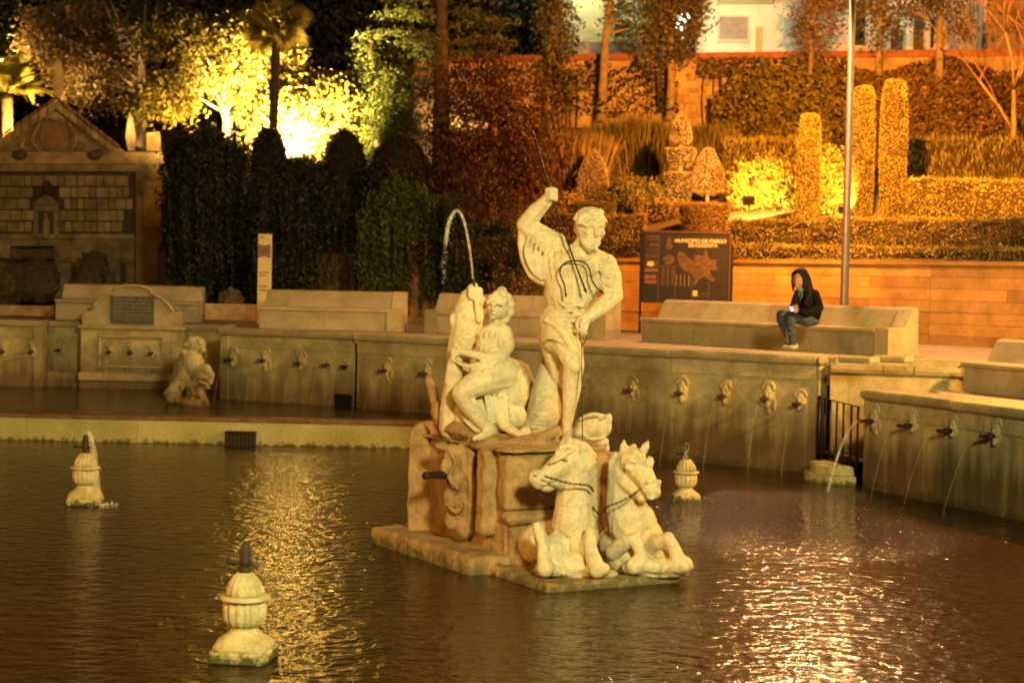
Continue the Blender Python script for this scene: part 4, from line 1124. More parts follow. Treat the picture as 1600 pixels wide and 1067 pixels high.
# ================================================================== urn spouts in the pool
UR = [(.245, 0), (.245, .045), (.235, .06), (.215, .075)]
def urn(label, base, yaw, jet=None, scale=1.0):
    root = thing('urn_spout', label, 'urn', base, 'stone urn spouts standing in the pool')
    rz = Matrix.Rotation(yaw, 4, 'Z')
    parts = []
    mb = MB(); mb.box((0, 0, .0), (.47, .47, .11), None, .02); mb.box((0, 0, -.3), (.40, .40, .5))
    parts.append(('plinth', mb, 'urn', False))
    mb = MB(); pr = [(.30, .056), (.27, .085), (.215, .125), (.155, .165), (.118, .20), (.112, .225), (.13, .24)]
    vs = []
    for i, (r, z) in enumerate(pr):                   # square at the bottom turning round
        w = max(0, 1 - i / 3.2)
        for k in range(28):
            a = 2 * math.pi * k / 28; sq = .222 / max(abs(math.cos(a)), abs(math.sin(a)))
            rr = r * (1 - w) + sq * w; vs.append((rr * math.cos(a), rr * math.sin(a), z))
    mb.add(vs, [(i * 28 + k, i * 28 + (k + 1) % 28, (i + 1) * 28 + (k + 1) % 28, (i + 1) * 28 + k) for i in range(len(pr) - 1) for k in range(28)])
    parts.append(('foot', mb, 'urn', True))
    mb = MB().lathe([(.10, .235), (.135, .25), (.162, .30), (.172, .36), (.170, .415), (.155, .445), (.12, .45)], seg=72, flute=14, fl=lambda z: .16)
    parts.append(('bowl', mb, 'urn', True))
    mb = MB().lathe([(.14, .448), (.195, .455), (.212, .472), (.20, .49), (.145, .497)], seg=36)
    parts.append(('rim', mb, 'urn', True))
    mb = MB().lathe([(.13, .494), (.152, .51), (.148, .55), (.128, .60), (.095, .65), (.06, .685), (.045, .69)], seg=72, flute=14, fl=lambda z: .15)
    parts.append(('lid', mb, 'urn', True))
    mb = MB().lathe([(.058, .685), (.05, .71), (.034, .73), (.05, .75), (.052, .775), (.044, .81), (.046, .86), (.042, .91), (.030, .935), (.01, .945)], seg=14)
    mb.tube([(-.02, 0, .762), (-.10, 0, .768), (-.11, 0, .77), (-.16, 0, .77)], [.022, .016, .028, .024], 8).tube([(.02, 0, .755), (.07, 0, .758)], [.018, .02], 8)
    parts.append(('nozzle', mb, 'bronze', True))
    made = {}
    for nm, mb, mt, sm in parts:
        mb.v = [tuple(Vector(base) + (rz @ (Vector(v) * scale))) for v in mb.v]
        made[nm] = mb.build(nm, mt, root, sm)
    if jet:
        top = Vector(base) + Vector((0, 0, .90 * scale)); vx, vz, zz, n = jet; T = (vz + math.sqrt(vz * vz + 2 * 9.8 * (top.z))) / 9.8
        q = [top + Vector((vx * T * i / n, -.05 * T * i / n, vz * (T * i / n) - 4.9 * (T * i / n) ** 2)) for i in range(n + 1)]
        MB().tube(q, [.010 + zz + .028 * (i / n) ** 1.2 for i in range(n + 1)], 8).build('water_jet', 'jet', made['nozzle'], True)
        mb = MB()
        for i, p in enumerate(q):
            for _ in range(6 + i // 2): mb.sph(p + Vector([random.gauss(0, .008 + .03 * i / n) for _ in range(3)]), random.uniform(.003, .008), 5, 4)
        mb.build('droplets', 'jet', made['nozzle'], True)['kind'] = 'stuff'
        return q[-1]
p = pz(381, 1030, 0); urn('large foreground stone urn with dark nozzle, no water rising', (p.x, p.y, .04), R(-8), None, .87)
p = pz(133, 788, 0); fall = urn('stone urn with a jet arching down to one side, nearest the pool lip', (p.x, p.y, .04), R(5), (.30, 1.0, .014, 22), .84)
p = pz(1071, 780, 0); urn('stone urn bubbling at the top beside the horse statues', (p.x, p.y, -.03), R(0), (-.04, .6, .010, 22), .80)
# froth where the jet lands
mb = MB()
for _ in range(140):
    mb.sph(fall + Vector((random.gauss(.04, .10), random.gauss(0, .10), random.uniform(-.003, .02))), random.uniform(.005, .014), 5, 4)
o = mb.build('splash_froth', 'jet'); o['kind'] = 'stuff'; tag(o, 'small white splash froth where the urn jet lands', 'froth')

# ================================================================== lion in the upper pool
f = Fig(30.8)
f.cap([(303, 545, 0, 15), (297, 560, 0, 18), (288, 585, 0, 18), (276, 603, 0, 14)]).ell(306, 538, -.05, 16, 16, 13).ell(300, 565, -.1, 18, 16, 22)
for k in range(26):
    a = random.uniform(0, 2 * math.pi); f.ell(302 + math.cos(a) * 15, 552 + math.sin(a) * 22, -.15 + random.uniform(-.05, .05), 5, 5, 6, random.uniform(0, 90))
f.cap([(290, 575, -.1, 11), (278, 598, -.15, 8), (268, 608, -.2, 7), (258, 614, -.2, 4)]).cap([(310, 578, -.15, 9), (322, 576, -.2, 8), (330, 586, -.2, 6), (328, 597, -.2, 5)])
f.cap([(306, 590, -.15, 7), (314, 587, -.22, 6), (322, 590, -.22, 5)]).ell(300, 600, -.05, 16, 16, 10)
f.cap([(300, 604, 0, 12), (306, 618, 0, 16), (306, 634, 0, 22)]).ell(268, 622, -.1, 12, 12, 10).ell(274, 612, -.1, 12, 12, 6).ell(294, 628, -.1, 14, 14, 9)
lion = thing('lion_statue', 'rough carved lion statue grappling a snake in the upper pool', 'statue', f.p(305, 636))
for k in range(16): f.ell(random.uniform(270, 322), random.uniform(590, 632), -.2, 4, 4, 4)
f.cap([(312, 596, -.3, 3), (322, 600, -.32, 3), (326, 606, -.3, 2.5)])
f.build('figure', 'basin_up', lion, .0125, 0)

# ================================================================== person on the bench
f = Fig(25.55)
person = thing('person', 'person in black jacket and blue jeans sitting hunched over a lit phone', 'person', f.p(1240, 546))
# bare body: one continuous skin
f.ell(1248, 437, -.02, 9.5, 10.5, 13, -18).ell(1246, 440, -.07, 8, 7, 10.5, -15).cap([(1244.5, 438, -.135, 1.3), (1243, 442, -.145, 1.6)]).ell(1244.5, 447.5, -.10, 3.5, 3.5, 2.6).cap([(1242.5, 445.2, -.125, .8), (1246, 445.6, -.125, .8)])
f.cap([(1252, 444, 0, 5), (1255, 455, .02, 6)]).ell(1259, 470, .03, 13, 10, 18).ell(1264, 490, .05, 14, 11, 14)
f.cap([(1262, 500, 0, 9), (1236, 493, -.1, 7.5), (1233, 515, -.12, 6), (1231, 534, -.12, 4)]).cap([(1260, 500, .08, 9), (1222, 492, -.02, 7.5), (1223, 512, -.04, 6), (1227, 532, -.06, 4)])
f.cap([(1247, 460, -.05, 4.5), (1241, 474, -.15, 3.5), (1238, 481, -.24, 2.3)]).cap([(1273, 460, .0, 5), (1278, 480, -.1, 4), (1262, 488, -.22, 3.2), (1248, 485, -.26, 2.2)])
for hx, hy, hd, s_ in ((1236.5, 484, -.27, -1), (1244, 486, -.28, 1)):
    f.ell(hx, hy, hd, 2.8, 2.2, 3.2)
    for i in range(4): f.cap([(hx + s_ * -.5, hy - 2 + i * 1.5, hd - .01, .9), (hx - s_ * 2.6, hy - 2.2 + i * 1.5, hd - .035, .85), (hx - s_ * 3.4, hy - 1.4 + i * 1.5, hd - .02, .8)])
    f.cap([(hx, hy - 2.5, hd - .01, 1), (hx - s_ * 2, hy - 4, hd - .02, .9)])
M['skin'] = plain('skin', (.30, .18, .12), .6, 0, .3, .1, 12, .05)
M['jacket'] = plain('black_jacket', (.006, .006, .006), .9, 0, .15, .4, 10, .3)
M['jeans'] = plain('blue_jeans', (.055, .075, .125), .85, 0, .2, .35, 20, .3)
M['hair'] = plain('black_hair', (.004, .003, .003), .7, 0, .2, .4, 30, .3)
M['scarf'] = plain('teal_top', (.10, .17, .16), .8, 0, .2, .3, 12, .2)
M['shoe'] = plain('pale_shoe', (.50, .50, .44), .6, 0, .4, .2, 12, .1)
f.build('body', 'skin', person, .009, 2)
f = Fig(25.55)
f.ell(1261, 470, .03, 16, 12.5, 20, 6).ell(1264, 488, .04, 18, 14, 17).ell(1260, 456, .02, 16, 10, 9, 8)
f.cap([(1247, 458, -.03, 6.5), (1242, 470, -.12, 5.5), (1238, 479, -.2, 3.8)]).cap([(1273, 460, .0, 8), (1280, 481, -.09, 7.4), (1264, 489, -.22, 6), (1251, 486.5, -.265, 4.4)]).ell(1276, 488, 0, 8, 10, 14)
for i in range(4): f.fold([(1270, 466 + i * 8, -.11), (1262, 470 + i * 8, -.135), (1254, 468 + i * 8, -.12)], 1.3)
f.fold([(1253, 456, -.13), (1249, 470, -.15), (1248, 486, -.14)], 1.6)
f.build('jacket', 'jacket', person, .010, 2)
f = Fig(25.55)
f.ell(1264, 501, .03, 17, 14, 9, 4).cap([(1262, 500, -.02, 10.5), (1237, 493, -.1, 9), (1235, 500, -.12, 8.4), (1236, 516, -.13, 7.5), (1238, 536, -.13, 6.6)]).cap([(1258, 500, .08, 10.5), (1221, 492, -.02, 8.4), (1221, 500, -.03, 7.8), (1227, 518, -.05, 7), (1232, 534, -.07, 6)])
for i in range(4): f.fold([(1229, 503 + i * 9, -.19), (1236, 506 + i * 9, -.21), (1242, 503 + i * 9, -.19)], 1.0)
f.fold([(1244, 496, -.16), (1254, 500, -.15), (1266, 502, -.12)], 1.3)
f.build('jeans', 'jeans', person, .010, 2)
f = Fig(25.55)
f.ell(1252, 431, .05, 12.5, 12, 13, -10).cap([(1258, 432, -.0, 7.5), (1262, 448, -.04, 8), (1262, 464, -.09, 6.5), (1258, 474, -.12, 3.5)]).ell(1247, 424, -.04, 8, 6, 4.5, -20).cap([(1239.5, 428, -.03, 3.2), (1238, 442, -.05, 2.2), (1240, 454, -.09, 1.8)]).cap([(1261, 438, .05, 7), (1265, 452, .08, 6)])
for i in range(7): f.fold([(1243 + i * 2.4, 422, -.08), (1250 + i * 1.8, 428, -.09), (1256 + i * .9, 444, -.10), (1258 + i, 460, -.10)], 1.5)
f.build('hair', 'hair', person, .008, 1)
f = Fig(25.55)
f.cap([(1249, 451, -.06, 5), (1250, 460, -.09, 4.5), (1249, 468, -.125, 2.4)]).fold([(1244, 451, -.1), (1250, 455, -.15), (1256, 452, -.1)], 2)
f.build('scarf', 'scarf', person, .009, 1)
for pts in (((1243, 541, -.10, 4.2), (1234, 543, -.17, 3.6), (1240, 543, -.2, 3.4)), ((1233, 540, -.05, 3.8), (1225, 542.5, -.11, 3.2), (1230, 542.5, -.14, 3))):
    f = Fig(25.55); f.cap(list(pts)); f.build('shoe', 'shoe', person, .008, 1)
f = Fig(25.55)
ph = thing('phone', 'small dark phone with glowing bluish white screen in the seated hands', 'phone', f.p(1237, 486, -.3))
c = f.p(1237, 484, -.315); rot = (Matrix.Rotation(R(20), 4, 'Z') @ Matrix.Rotation(R(-38), 4, 'X'))
MB().box(c, (.060, .012, .105), rot, .004).build('case', 'iron', ph)
M['screen'] = emit('phone_screen', (.30, .30, 1.0), 3.0)
MB().box(c + rot @ Vector((0, -.0075, .008)), (.048, .002, .072), rot).build('screen', 'screen', ph)

# ================================================================== marker post, sign board
x, y = colxy(411, 35.2); zt = zsolve(x, y, 366)
M['cream_paint'] = plain('cream_paint', (.62, .54, .30), .5, 0, .4, .12, 3, .05)
M['mauve'] = plain('mauve_print', (.20, .13, .13), .5, 0, .4, .2, 3, 0)
M['print'] = plain('dark_print', (.09, .07, .05), .6, 0, .3, .2, 3, 0)
mk = thing('marker_post', 'narrow cream marker post with mauve band standing beside a bench', 'post', (x, y, RIM))
tm = Vector((1, -.12, 0)).normalized()
MB().fbox((x, y), tm, -.135, .135, -.11, .0, RIM - .02, zt, .008).build('panel', 'cream_paint', mk)
zb0, zb1 = zsolve(x, y, 404), zsolve(x, y, 381)
n = 9; mb = MB(); nrm = Vector((tm.y, -tm.x, 0)); vs = []
for j in range(n + 1):
    u = -.132 + .264 * j / n; dz = .035 * math.sin(math.pi * j / n)
    for z_ in (zb0 - dz * -1, zb1 - dz): vs.append(Vector((x, y, z_)) + tm * u + nrm * .003)
mb.add(vs, [(2 * j, 2 * j + 2, 2 * j + 3, 2 * j + 1) for j in range(n)]); mb.build('printed_band', 'mauve', mk)
def sticks(name, mat, parent, x, y, t, rects, o=.003):
    mb = MB()
    for u0, u1, z0, z1 in rects: mb.fbox((x, y), t, u0, u1, o, o + .002, z0, z1)
    return mb.build(name, mat, parent)
rr = []
for z_, n_ in ((zt - .08, 2), (zb0 - .30, 4), (zb0 - .36, 3), (zb0 - .58, 4), (zb0 - .66, 5), (zb1 - .13, 4), (zb1 - .19, 5)):
    u = -.09
    for _ in range(n_): w = random.uniform(.02, .05); rr.append((u, min(u + w, .11), z_, z_ + random.uniform(.012, .03))); u += w + .012
sticks('printed_marks', 'print', mk, x, y, tm, rr)['kind'] = 'stuff'

sgp = line_at([(-3, 38.5), (9, 31)], 1070); SX_, SY_ = sgp.x, sgp.y
SGT = Vector((1, -.16, 0)).normalized(); SGN = Vector((SGT.y, -SGT.x, 0))
kk = SY_ / F
def su(px): return (px - 1070) * kk / SGT.x
def sz(py, px=1070):
    q = Vector((SX_, SY_, 0)) + SGT * su(px); return zsolve(q.x, q.y, py)
sg = thing('information_board', 'dark framed map board headed with municipality name before the sandstone wall', 'sign', (SX_, SY_, RIM))
M['board'] = plain('board_dark', (.012, .008, .006), .55, 0, .3, .35, 2.5, 0)
M['frame_brown'] = plain('frame_brown', (.05, .022, .016), .5, 0, .4, .2, 6, .05)
M['print_cream'] = plain('print_cream', (.45, .36, .20), .6, 0, .3, .1, 6, 0)
M['print_tan'] = plain('print_tan', (.085, .045, .016), .6, 0, .3, .6, 14, 0)
M['print_pink'] = plain('print_pink', (.16, .08, .055), .6, 0, .3, .2, 6, 0)
M['print_yellow'] = plain('print_yellow', (.55, .42, .06), .6, 0, .3, .1, 6, 0)
M['print_red'] = plain('print_red', (.20, .05, .05), .6, 0, .3, .2, 6, 0)
O = (SX_, SY_); zT, zB = sz(366), sz(470)
u0, u1 = su(1004), su(1136)
MB().fbox(O, SGT, u0, u1, -.05, 0, zB - .04, zT, .006).build('panel', 'board', sg)
MB().fbox(O, SGT, u0 - .05, u1 + .05, -.06, .02, zT + .002, zT + .06, .01).build('frame_bar', 'frame_brown', sg)
MB().fbox(O, SGT, u1 + .002, u1 + .05, -.06, .02, zB - .1, zT, .01).build('frame_bar', 'frame_brown', sg)
for u in (u0 - .05, u1 - .06):
    MB().fbox(O, SGT, u if u < 0 else u1 + .052, (u if u < 0 else u1 + .052) + .047, -.07, .03, RIM - .02, zT + (.05 if u < 0 else -.2), .008).build('leg', 'iron', sg)
def text_part(body, px, py, h, name='lettering', mat='print_cream', bold=.012):
    cu = bpy.data.curves.new('t', 'FONT'); cu.body = body; cu.size = 1; cu.align_x = 'CENTER'; cu.offset = bold; cu.extrude = .0; cu.space_character = .98
    ob = bpy.data.objects.new('t', cu); COL.objects.link(ob)
    me = bpy.data.meshes.new_from_object(ob.evaluated_get(bpy.context.evaluated_depsgraph_get())); bpy.data.objects.remove(ob)
    me.materials.clear()
    o = link(name, me, mat, None); w = max(v.co.x for v in me.vertices) - min(v.co.x for v in me.vertices)
    c = Vector((SX_, SY_, sz(py, px))) + SGT * su(px) + SGN * .004
    wt = h[0] * kk; o.matrix_world = Matrix.Translation(c) @ Matrix((SGT, (0, 0, 1), SGN)).transposed().to_4x4() @ Matrix.Diagonal((wt / w, h[1] * kk / .72, 1, 1))
    o.parent = sg; o.matrix_parent_inverse = wmat(sg).inverted(); return o
text_part('MUNICIPIO DE PRIEGO', 1093, 379.5, (80, 5.2), bold=.035)
text_part('DE CORDOBA', 1096.5, 386.5, (45, 5.2), bold=.035)
def spoly(name, mat, pts, o=.004):
    vs = [Vector((SX_, SY_, sz(py, px))) + SGT * su(px) + SGN * o for px, py in pts]
    me = bpy.data.meshes.new(name); me.from_pydata(vs, [], [tuple(range(len(vs)))]); return link(name, me, mat, sg)
spoly('map_area', 'print_tan', [(1057, 403), (1060, 393), (1068, 396), (1077, 404), (1083, 409), (1084, 398), (1092, 399), (1097, 402), (1101, 390), (1104, 396), (1107, 405), (1119, 407), (1117, 416), (1126, 420), (1118, 423), (1108, 422), (1110, 430), (1117, 437), (1114, 441), (1107, 438), (1100, 432), (1092, 437), (1087, 447), (1083, 446), (1085, 436), (1079, 428), (1070, 424), (1062, 416)])
spoly('map_area', 'print_tan', [(1035, 404), (1044, 398), (1054, 402), (1052, 412), (1040, 414)], .003)
def sbox(name, mat, rects, o=.004):
    mb = MB()
    for a, b, c, d in rects: mb.fbox(O, SGT, su(a), su(b), o - .003, o, sz(d), sz(c))
    return mb.build(name, mat, sg)
M['print_brown'] = plain('print_brown', (.06, .03, .015), .6, 0, .3, .3, 20, 0)
sbox('legend_column', 'print_brown', [(1034, 1039, 418, 447), (1041.5, 1046, 418, 448), (1049, 1054, 417, 446)])
sbox('legend_column', 'print_pink', [(1056.5, 1058, 430, 447), (1063, 1064.5, 430, 447), (1069, 1070.5, 430, 448), (1075.5, 1077.5, 430, 447)])
sbox('legend_line', 'print_tan', [(1032, 1064, 415.5, 416.5)], .005)
sbox('side_panel', 'print_brown', [(1009, 1028, 369, 373), (1009, 1028, 375, 377), (1014, 1028, 381, 387), (1010, 1028, 390, 393), (1009, 1028, 398, 404), (1009, 1028, 407, 419)], .003)
sbox('side_line', 'print_tan', [(1009, 1028, 370, 371), (1009, 1028, 374.5, 375.3), (1015, 1027, 383, 385.5), (1009, 1028, 395, 396), (1009, 1028, 402, 403), (1009, 1028, 417, 418), (1009, 1027, 445, 446)], .005)
sbox('side_panel', 'print_pink', [(1008, 1028, 421, 426)], .0045)
spoly('badge', 'print_yellow', [(1017 + 5.5 * math.cos(a), 412.5 + 3.8 * math.sin(a)) for a in [2 * math.pi * k / 14 for k in range(14)]], .007)
sbox('side_panel', 'print_pink', [(1008, 1016, 430.5, 437), (1017, 1026, 430.5, 437)], .0045)
sbox('side_panel', 'print_red', [(1008, 1027, 439, 444)], .0045)
sbox('grid_line', 'print', [(1029, 1029.8, 368, 470), (1055, 1055.7, 417, 470), (1081, 1081.7, 430, 470), (1107, 1107.7, 440, 470)], .0035)
sbox('badge', 'print_yellow', [(1083, 1090, 454, 462)], .0045)
sbox('base_strip', 'print_tan', [(1083, 1105, 462, 463), (1096, 1105, 457, 459)], .0042)
# crest: shield base with tower
spoly('crest', 'print_tan', [(1038, 384), (1040, 388), (1045, 391), (1050, 388), (1052, 384), (1050, 386), (1048, 383), (1048, 375), (1046.5, 373), (1046, 369.5), (1045, 369.5), (1044.5, 373), (1041.5, 375), (1041, 383), (1040, 386)], .005)

# ================================================================== lamp post on the promenade
lx, ly = LAMPS['promenade'][0].x, LAMPS['promenade'][0].y
px0 = on_path([(lx - 1, ly), (lx + 1, ly)], 1317.5, 1.8)
LP = Vector((px0[0], px0[1], RIM))
pl = thing('lamp_post', 'tall slender steel lamp post rising behind the long bench', 'lamp post', LP)
HZ = LAMPS['promenade'][0].z
MB().tube([LP, LP + Vector((0, 0, .35)), LP + Vector((0, 0, .36)), (LP.x, LP.y, HZ + .5)], [.10, .10, .072, .045], 14).build('pole', 'steel', pl, True)
LAMPS['promenade'] = (Vector((LP.x - .0, LP.y + 1.1, HZ)),) + LAMPS['promenade'][1:]
M['bulb_sodium'] = emit('sodium_bulb', (1, .55, .15), 60)
M['bulb_pale'] = emit('pale_bulb', (1, .9, .6), 40)
def cobra(root, top, head, bulb='bulb_sodium'):
    d = Vector((head.x - top.x, head.y - top.y, 0)).normalized(); q = head + Vector((0, 0, .22))
    MB().tube(arc(top, (top + q) / 2 + Vector((0, 0, .25)), q, 8), .03, 8).build('arm', 'steel', root, True)
    sd = Vector((-d.y, d.x, 0)); rot = Matrix((d, sd, (0, 0, 1))).transposed()
    h = MB(); h.ell(q + d * .12, (d * .34, sd * .14, Vector((0, 0, .09)))); hd = h.build('lamp_head', 'steel', root, True)
    MB().ell(q + d * .14 - Vector((0, 0, .09)), (d * .2, sd * .09, Vector((0, 0, .05)))).build('lens', bulb, hd, True)
cobra(pl, Vector((LP.x, LP.y, HZ + .45)), LAMPS['promenade'][0])
lamp_light('promenade_light', *LAMPS['promenade'], parent=pl)
GH = Vector((LP.x + .5, LP.y + 1.6, HZ + .1))                       # second head turned to the garden bank
cobra(pl, Vector((LP.x, LP.y, HZ + .48)), GH)
lamp_light('garden_head_light', GH + Vector((0, .1, -.05)), SODIUM, 58000, .12, pl, 122, hill(1450, .5) + Vector((0, 0, 1.2)), .9)
def street_lamp(label, key, base, bulb):
    pos, c, w, r = LAMPS[key]
    root = thing('street_lamp', label, 'street lamp', base)
    top = Vector((base[0], base[1], pos.z + .45))
    MB().tube([base, (base[0], base[1], base[2] + .4), top], [.09, .07, .045], 12).build('pole', 'steel', root, True)
    cobra(root, top, pos, bulb)
    if key == 'front': lamp_light(key + '_light', pos, c, w, r, root, 78, Vector((-.2, 13, 0)), .8)      # shielded head, lit towards the pool
    else: lamp_light(key + '_light', pos, c, w, r, root)
street_lamp('steel street lamp with sodium head standing beyond the right-hand bench', 'right', Vector((10.9, 20.6, RIM2)), 'bulb_sodium')
street_lamp('steel street lamp with pale head on the near side of the pool', 'front', Vector((4.6, -1.5, 1.15)), 'bulb_pale')
street_lamp('steel street lamp with sodium head at the far-left corner of the pool', 'left', Vector((-14.4, 7.2, 0)), 'bulb_sodium')

# ================================================================== fountain facade with pediment
FY = 47.0; fk = FY / F
fc = thing('fountain_facade', 'tall pedimented stone fountain front with rusticated blocks and a niche', 'facade', (*colxy(100, FY), RIM))
def fp(px, py, o=0): return pt(px, py, FY - o)
def fpoly(pts, o0, o1, name, mat='facade', parent=None):
    vs = [fp(x, y, o0) for x, y in pts] + [fp(x, y, o1) for x, y in pts]; k = len(pts)
    return MB().add(vs, [tuple(range(k)), tuple(range(2 * k - 1, k - 1, -1))] + [(i, (i + 1) % k, k + (i + 1) % k, k + i) for i in range(k)]).build(name, mat, parent or fc)
fpoly([(-200, 270), (212, 270), (212, 365), (212, 470), (-200, 470)], -.8, -.02, 'wall_body', 'facade_d')
fpoly([(212.5, 262), (262, 262), (262, 470), (212.5, 470)], -.9, .10, 'end_pilaster')
fpoly([(225, 285), (252, 283), (252, 355), (225, 355)], .102, .13, 'pilaster_panel')
fpoly([(-200, 238), (252, 238), (256, 248), (256, 256), (-200, 256)], -.8, .30, 'cornice')
fpoly([(-200, 256.5), (250, 256.5), (248, 268), (-200, 268)], -.8, .16, 'frieze')
fpoly([(-28, 237.5), (85, 160), (196, 237.5)], -.7, .0, 'pediment', 'facade')
for (x0, y0), (x1, y1) in (((-34, 240), (88, 156)), ((88, 156), (188, 234))):
    n_ = 9
    for i in range(n_):
        u, v = i / n_, (i + 1) / n_ - .012
        xa, ya, xb, yb = x0 + (x1 - x0) * u, y0 + (y1 - y0) * u, x0 + (x1 - x0) * v, y0 + (y1 - y0) * v
        fpoly([(xa, ya), (xb, yb), (xb, yb + 15), (xa, ya + 15)], -.7, .28, 'raking_stone')
        fpoly([(xa, ya - 6), (xb, yb - 6), (xb, yb - .5), (xa, ya - .5)], -.75, .42 + .03 * (i % 2), 'roof_tile', 'brickcap')
fpoly([(85 + 22 * math.cos(a), 213 + 26 * math.sin(a)) for a in [2 * math.pi * k / 24 for k in range(24)]], .002, .09, 'medallion_frame')
M['medallion'] = stone('medallion', (.40, .20, .10), (.24, .11, .06), .8, 3, .4)
fpoly([(85 + 16 * math.cos(a), 213 + 20 * math.sin(a)) for a in [2 * math.pi * k / 24 for k in range(24)]], .092, .13, 'medallion', 'medallion')
for px_ in (30, 148): 
    f = Fig(FY - .3); f.ell(px_, 243, 0, 12, 10, 8).ell(px_ + 5, 240, 0, 8, 8, 7); 
    o = f.build('carved_ornament', 'rock', fc, .03, 1)
f = Fig(FY - .12)
for sx in (-1, 1):
    f.fold([(85 + sx * 24, 236, 0), (85 + sx * 34, 222, -.05), (85 + sx * 30, 206, -.05), (85 + sx * 22, 192, 0)], 3).fold([(85 + sx * 40, 236, 0), (85 + sx * 52, 230, -.03), (85 + sx * 46, 220, -.03)], 2.5)
f.ell(85, 184, 0, 9, 7, 6).fold([(70, 188, 0), (85, 178, -.05), (100, 188, 0)], 4)
f.build('carved_scrolls', 'facade', fc, .028, 1)
# corner finials
fpoly([(200, 236), (196, 215), (199, 190), (203, 176), (208, 186), (212, 210), (211, 236)], -.3, .05, 'finial')
fpoly([(229, 236), (229, 208), (250, 206), (252, 236)], -.4, .10, 'corner_block')
fpoly([(84, 158), (84, 130), (86, 95), (91, 88), (96, 100), (100, 130), (98, 150)], -.3, .02, 'finial')
# rusticated blocks in five rows
y = 275
for r_ in range(5):
    xx = -130 + (r_ % 2) * 9
    while xx < 205:
        w = 17 if (int((xx + 400) / 9) + r_) % 2 else 8
        w = random.choice((19, 9, 17, 10))
        if not (48 < xx + w / 2 < 92 and r_ > 0) and xx + w < 209:
            fpoly([(xx, y), (xx + w, y), (xx + w, y + 15.5), (xx, y + 15.5)], -.018, random.uniform(.03, .16), 'block')
        xx += w + 1.2
    y += 18
fpoly([(-150, 366), (210, 366), (210, 373), (-150, 373)], -.018, .12, 'string_course')
xx = -120
while xx < 205:
    w = random.uniform(36, 60); fpoly([(xx, 374), (min(xx + w, 210), 374), (min(xx + w, 210), 410), (xx, 410)], -.018, .02 + random.uniform(0, .03), 'dado_slab')
    fpoly([(xx + 8, 411), (min(xx + w, 210), 411), (min(xx + w, 210), 465), (xx + 8, 465)], -.018, .02 + random.uniform(0, .03), 'dado_slab'); xx += w + .8
# niche with a small figure
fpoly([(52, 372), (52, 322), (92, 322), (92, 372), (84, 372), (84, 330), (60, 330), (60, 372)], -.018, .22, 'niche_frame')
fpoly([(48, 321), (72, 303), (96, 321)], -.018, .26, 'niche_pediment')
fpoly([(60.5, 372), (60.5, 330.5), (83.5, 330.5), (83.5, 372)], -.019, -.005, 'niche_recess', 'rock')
f = Fig(FY - .2); f.ell(72, 337, 0, 3.5, 3.5, 4.5).ell(72, 352, 0, 6, 5, 12).ell(72, 366, 0, 7, 5, 9)
o = thing('niche_statue', 'small robed stone figure standing in the facade niche', 'statue', f.p(72, 374)); f.build('figure', 'facade', o, .02, 1)
f = Fig(FY - .25); f.ell(76, 297, 0, 9, 7, 9).ell(72, 290, 0, 6, 5, 8); f.build('carved_crest', 'facade_d', fc, .03, 1)
rl = thing('iron_railing', 'short dark iron railing below the facade niche', 'railing', fp(50, 408, .45))
MB().tube([fp(17, 386, .5), fp(85, 386, .5)], .02, 6).build('rail', 'iron', rl); MB().tube([fp(17, 406, .5), fp(85, 406, .5)], .02, 6).build('rail', 'iron', rl)
for i in range(20): MB().tube([fp(18 + i * 3.5, 408, .5), fp(18 + i * 3.5, 384, .5)], .011, 5).build('bar', 'iron', rl)
def rock(label, Y, lumps, grp='rocks below the facade'):
    f = Fig(Y)
    for x, y_, rx, ry in lumps:
        f.ell(x, y_, 0, rx, rx, ry, random.uniform(-15, 15))
        for _ in range(10):
            a = random.uniform(0, 2 * math.pi); f.ell(x + math.cos(a) * rx * .7, y_ + math.sin(a) * ry * .7, random.uniform(-.2, .1), rx * .3, rx * .35, ry * .35, random.uniform(-40, 40))
    o = f.build('rock', 'rock', None, .03, 1, .5, .25); tag(o, label, 'rock', grp); return o
rock('broad dark dripping rock mass under the facade railing', FY - 1.2, ((10, 440, 40, 36), (60, 438, 34, 34), (-50, 440, 40, 30)))
rock('tall humped boulder in front of the facade wall', FY - 1.6, ((146, 430, 24, 38), (132, 448, 24, 22)))
rock('low dark rock under the vine beside the facade corner', FY - 2.2, ((190, 455, 24, 12), (172, 440, 10, 14)))
rock('small boulder in front of the hanging vine curtain', 39.0, ((360, 470, 20, 20),))
# low kerb walls behind the left benches
for p0, p1, lab in (((-120, 0), (78, 0), 'low stone kerb wall behind the rim left of the first bench'), ((314, 0), (398, 0), 'low stone kerb wall between the two left benches')):
    a, b = colxy(p0[0], 38.0), colxy(p1[0], 38.0); o = thing('kerb_wall', lab, 'wall', (*a, RIM))
    za, zb_ = zsolve(*a, 474), zsolve(*a, 494)
    for q, r_ in along([a, b], 1.1, .1):
        q, r_ = shrink(q, r_, .004); MB().prism(q, r_, [(0, RIM - .1), (0, za), (-.3, za), (-.3, RIM - .1)]).build('kerb_stone', 'facade', o)

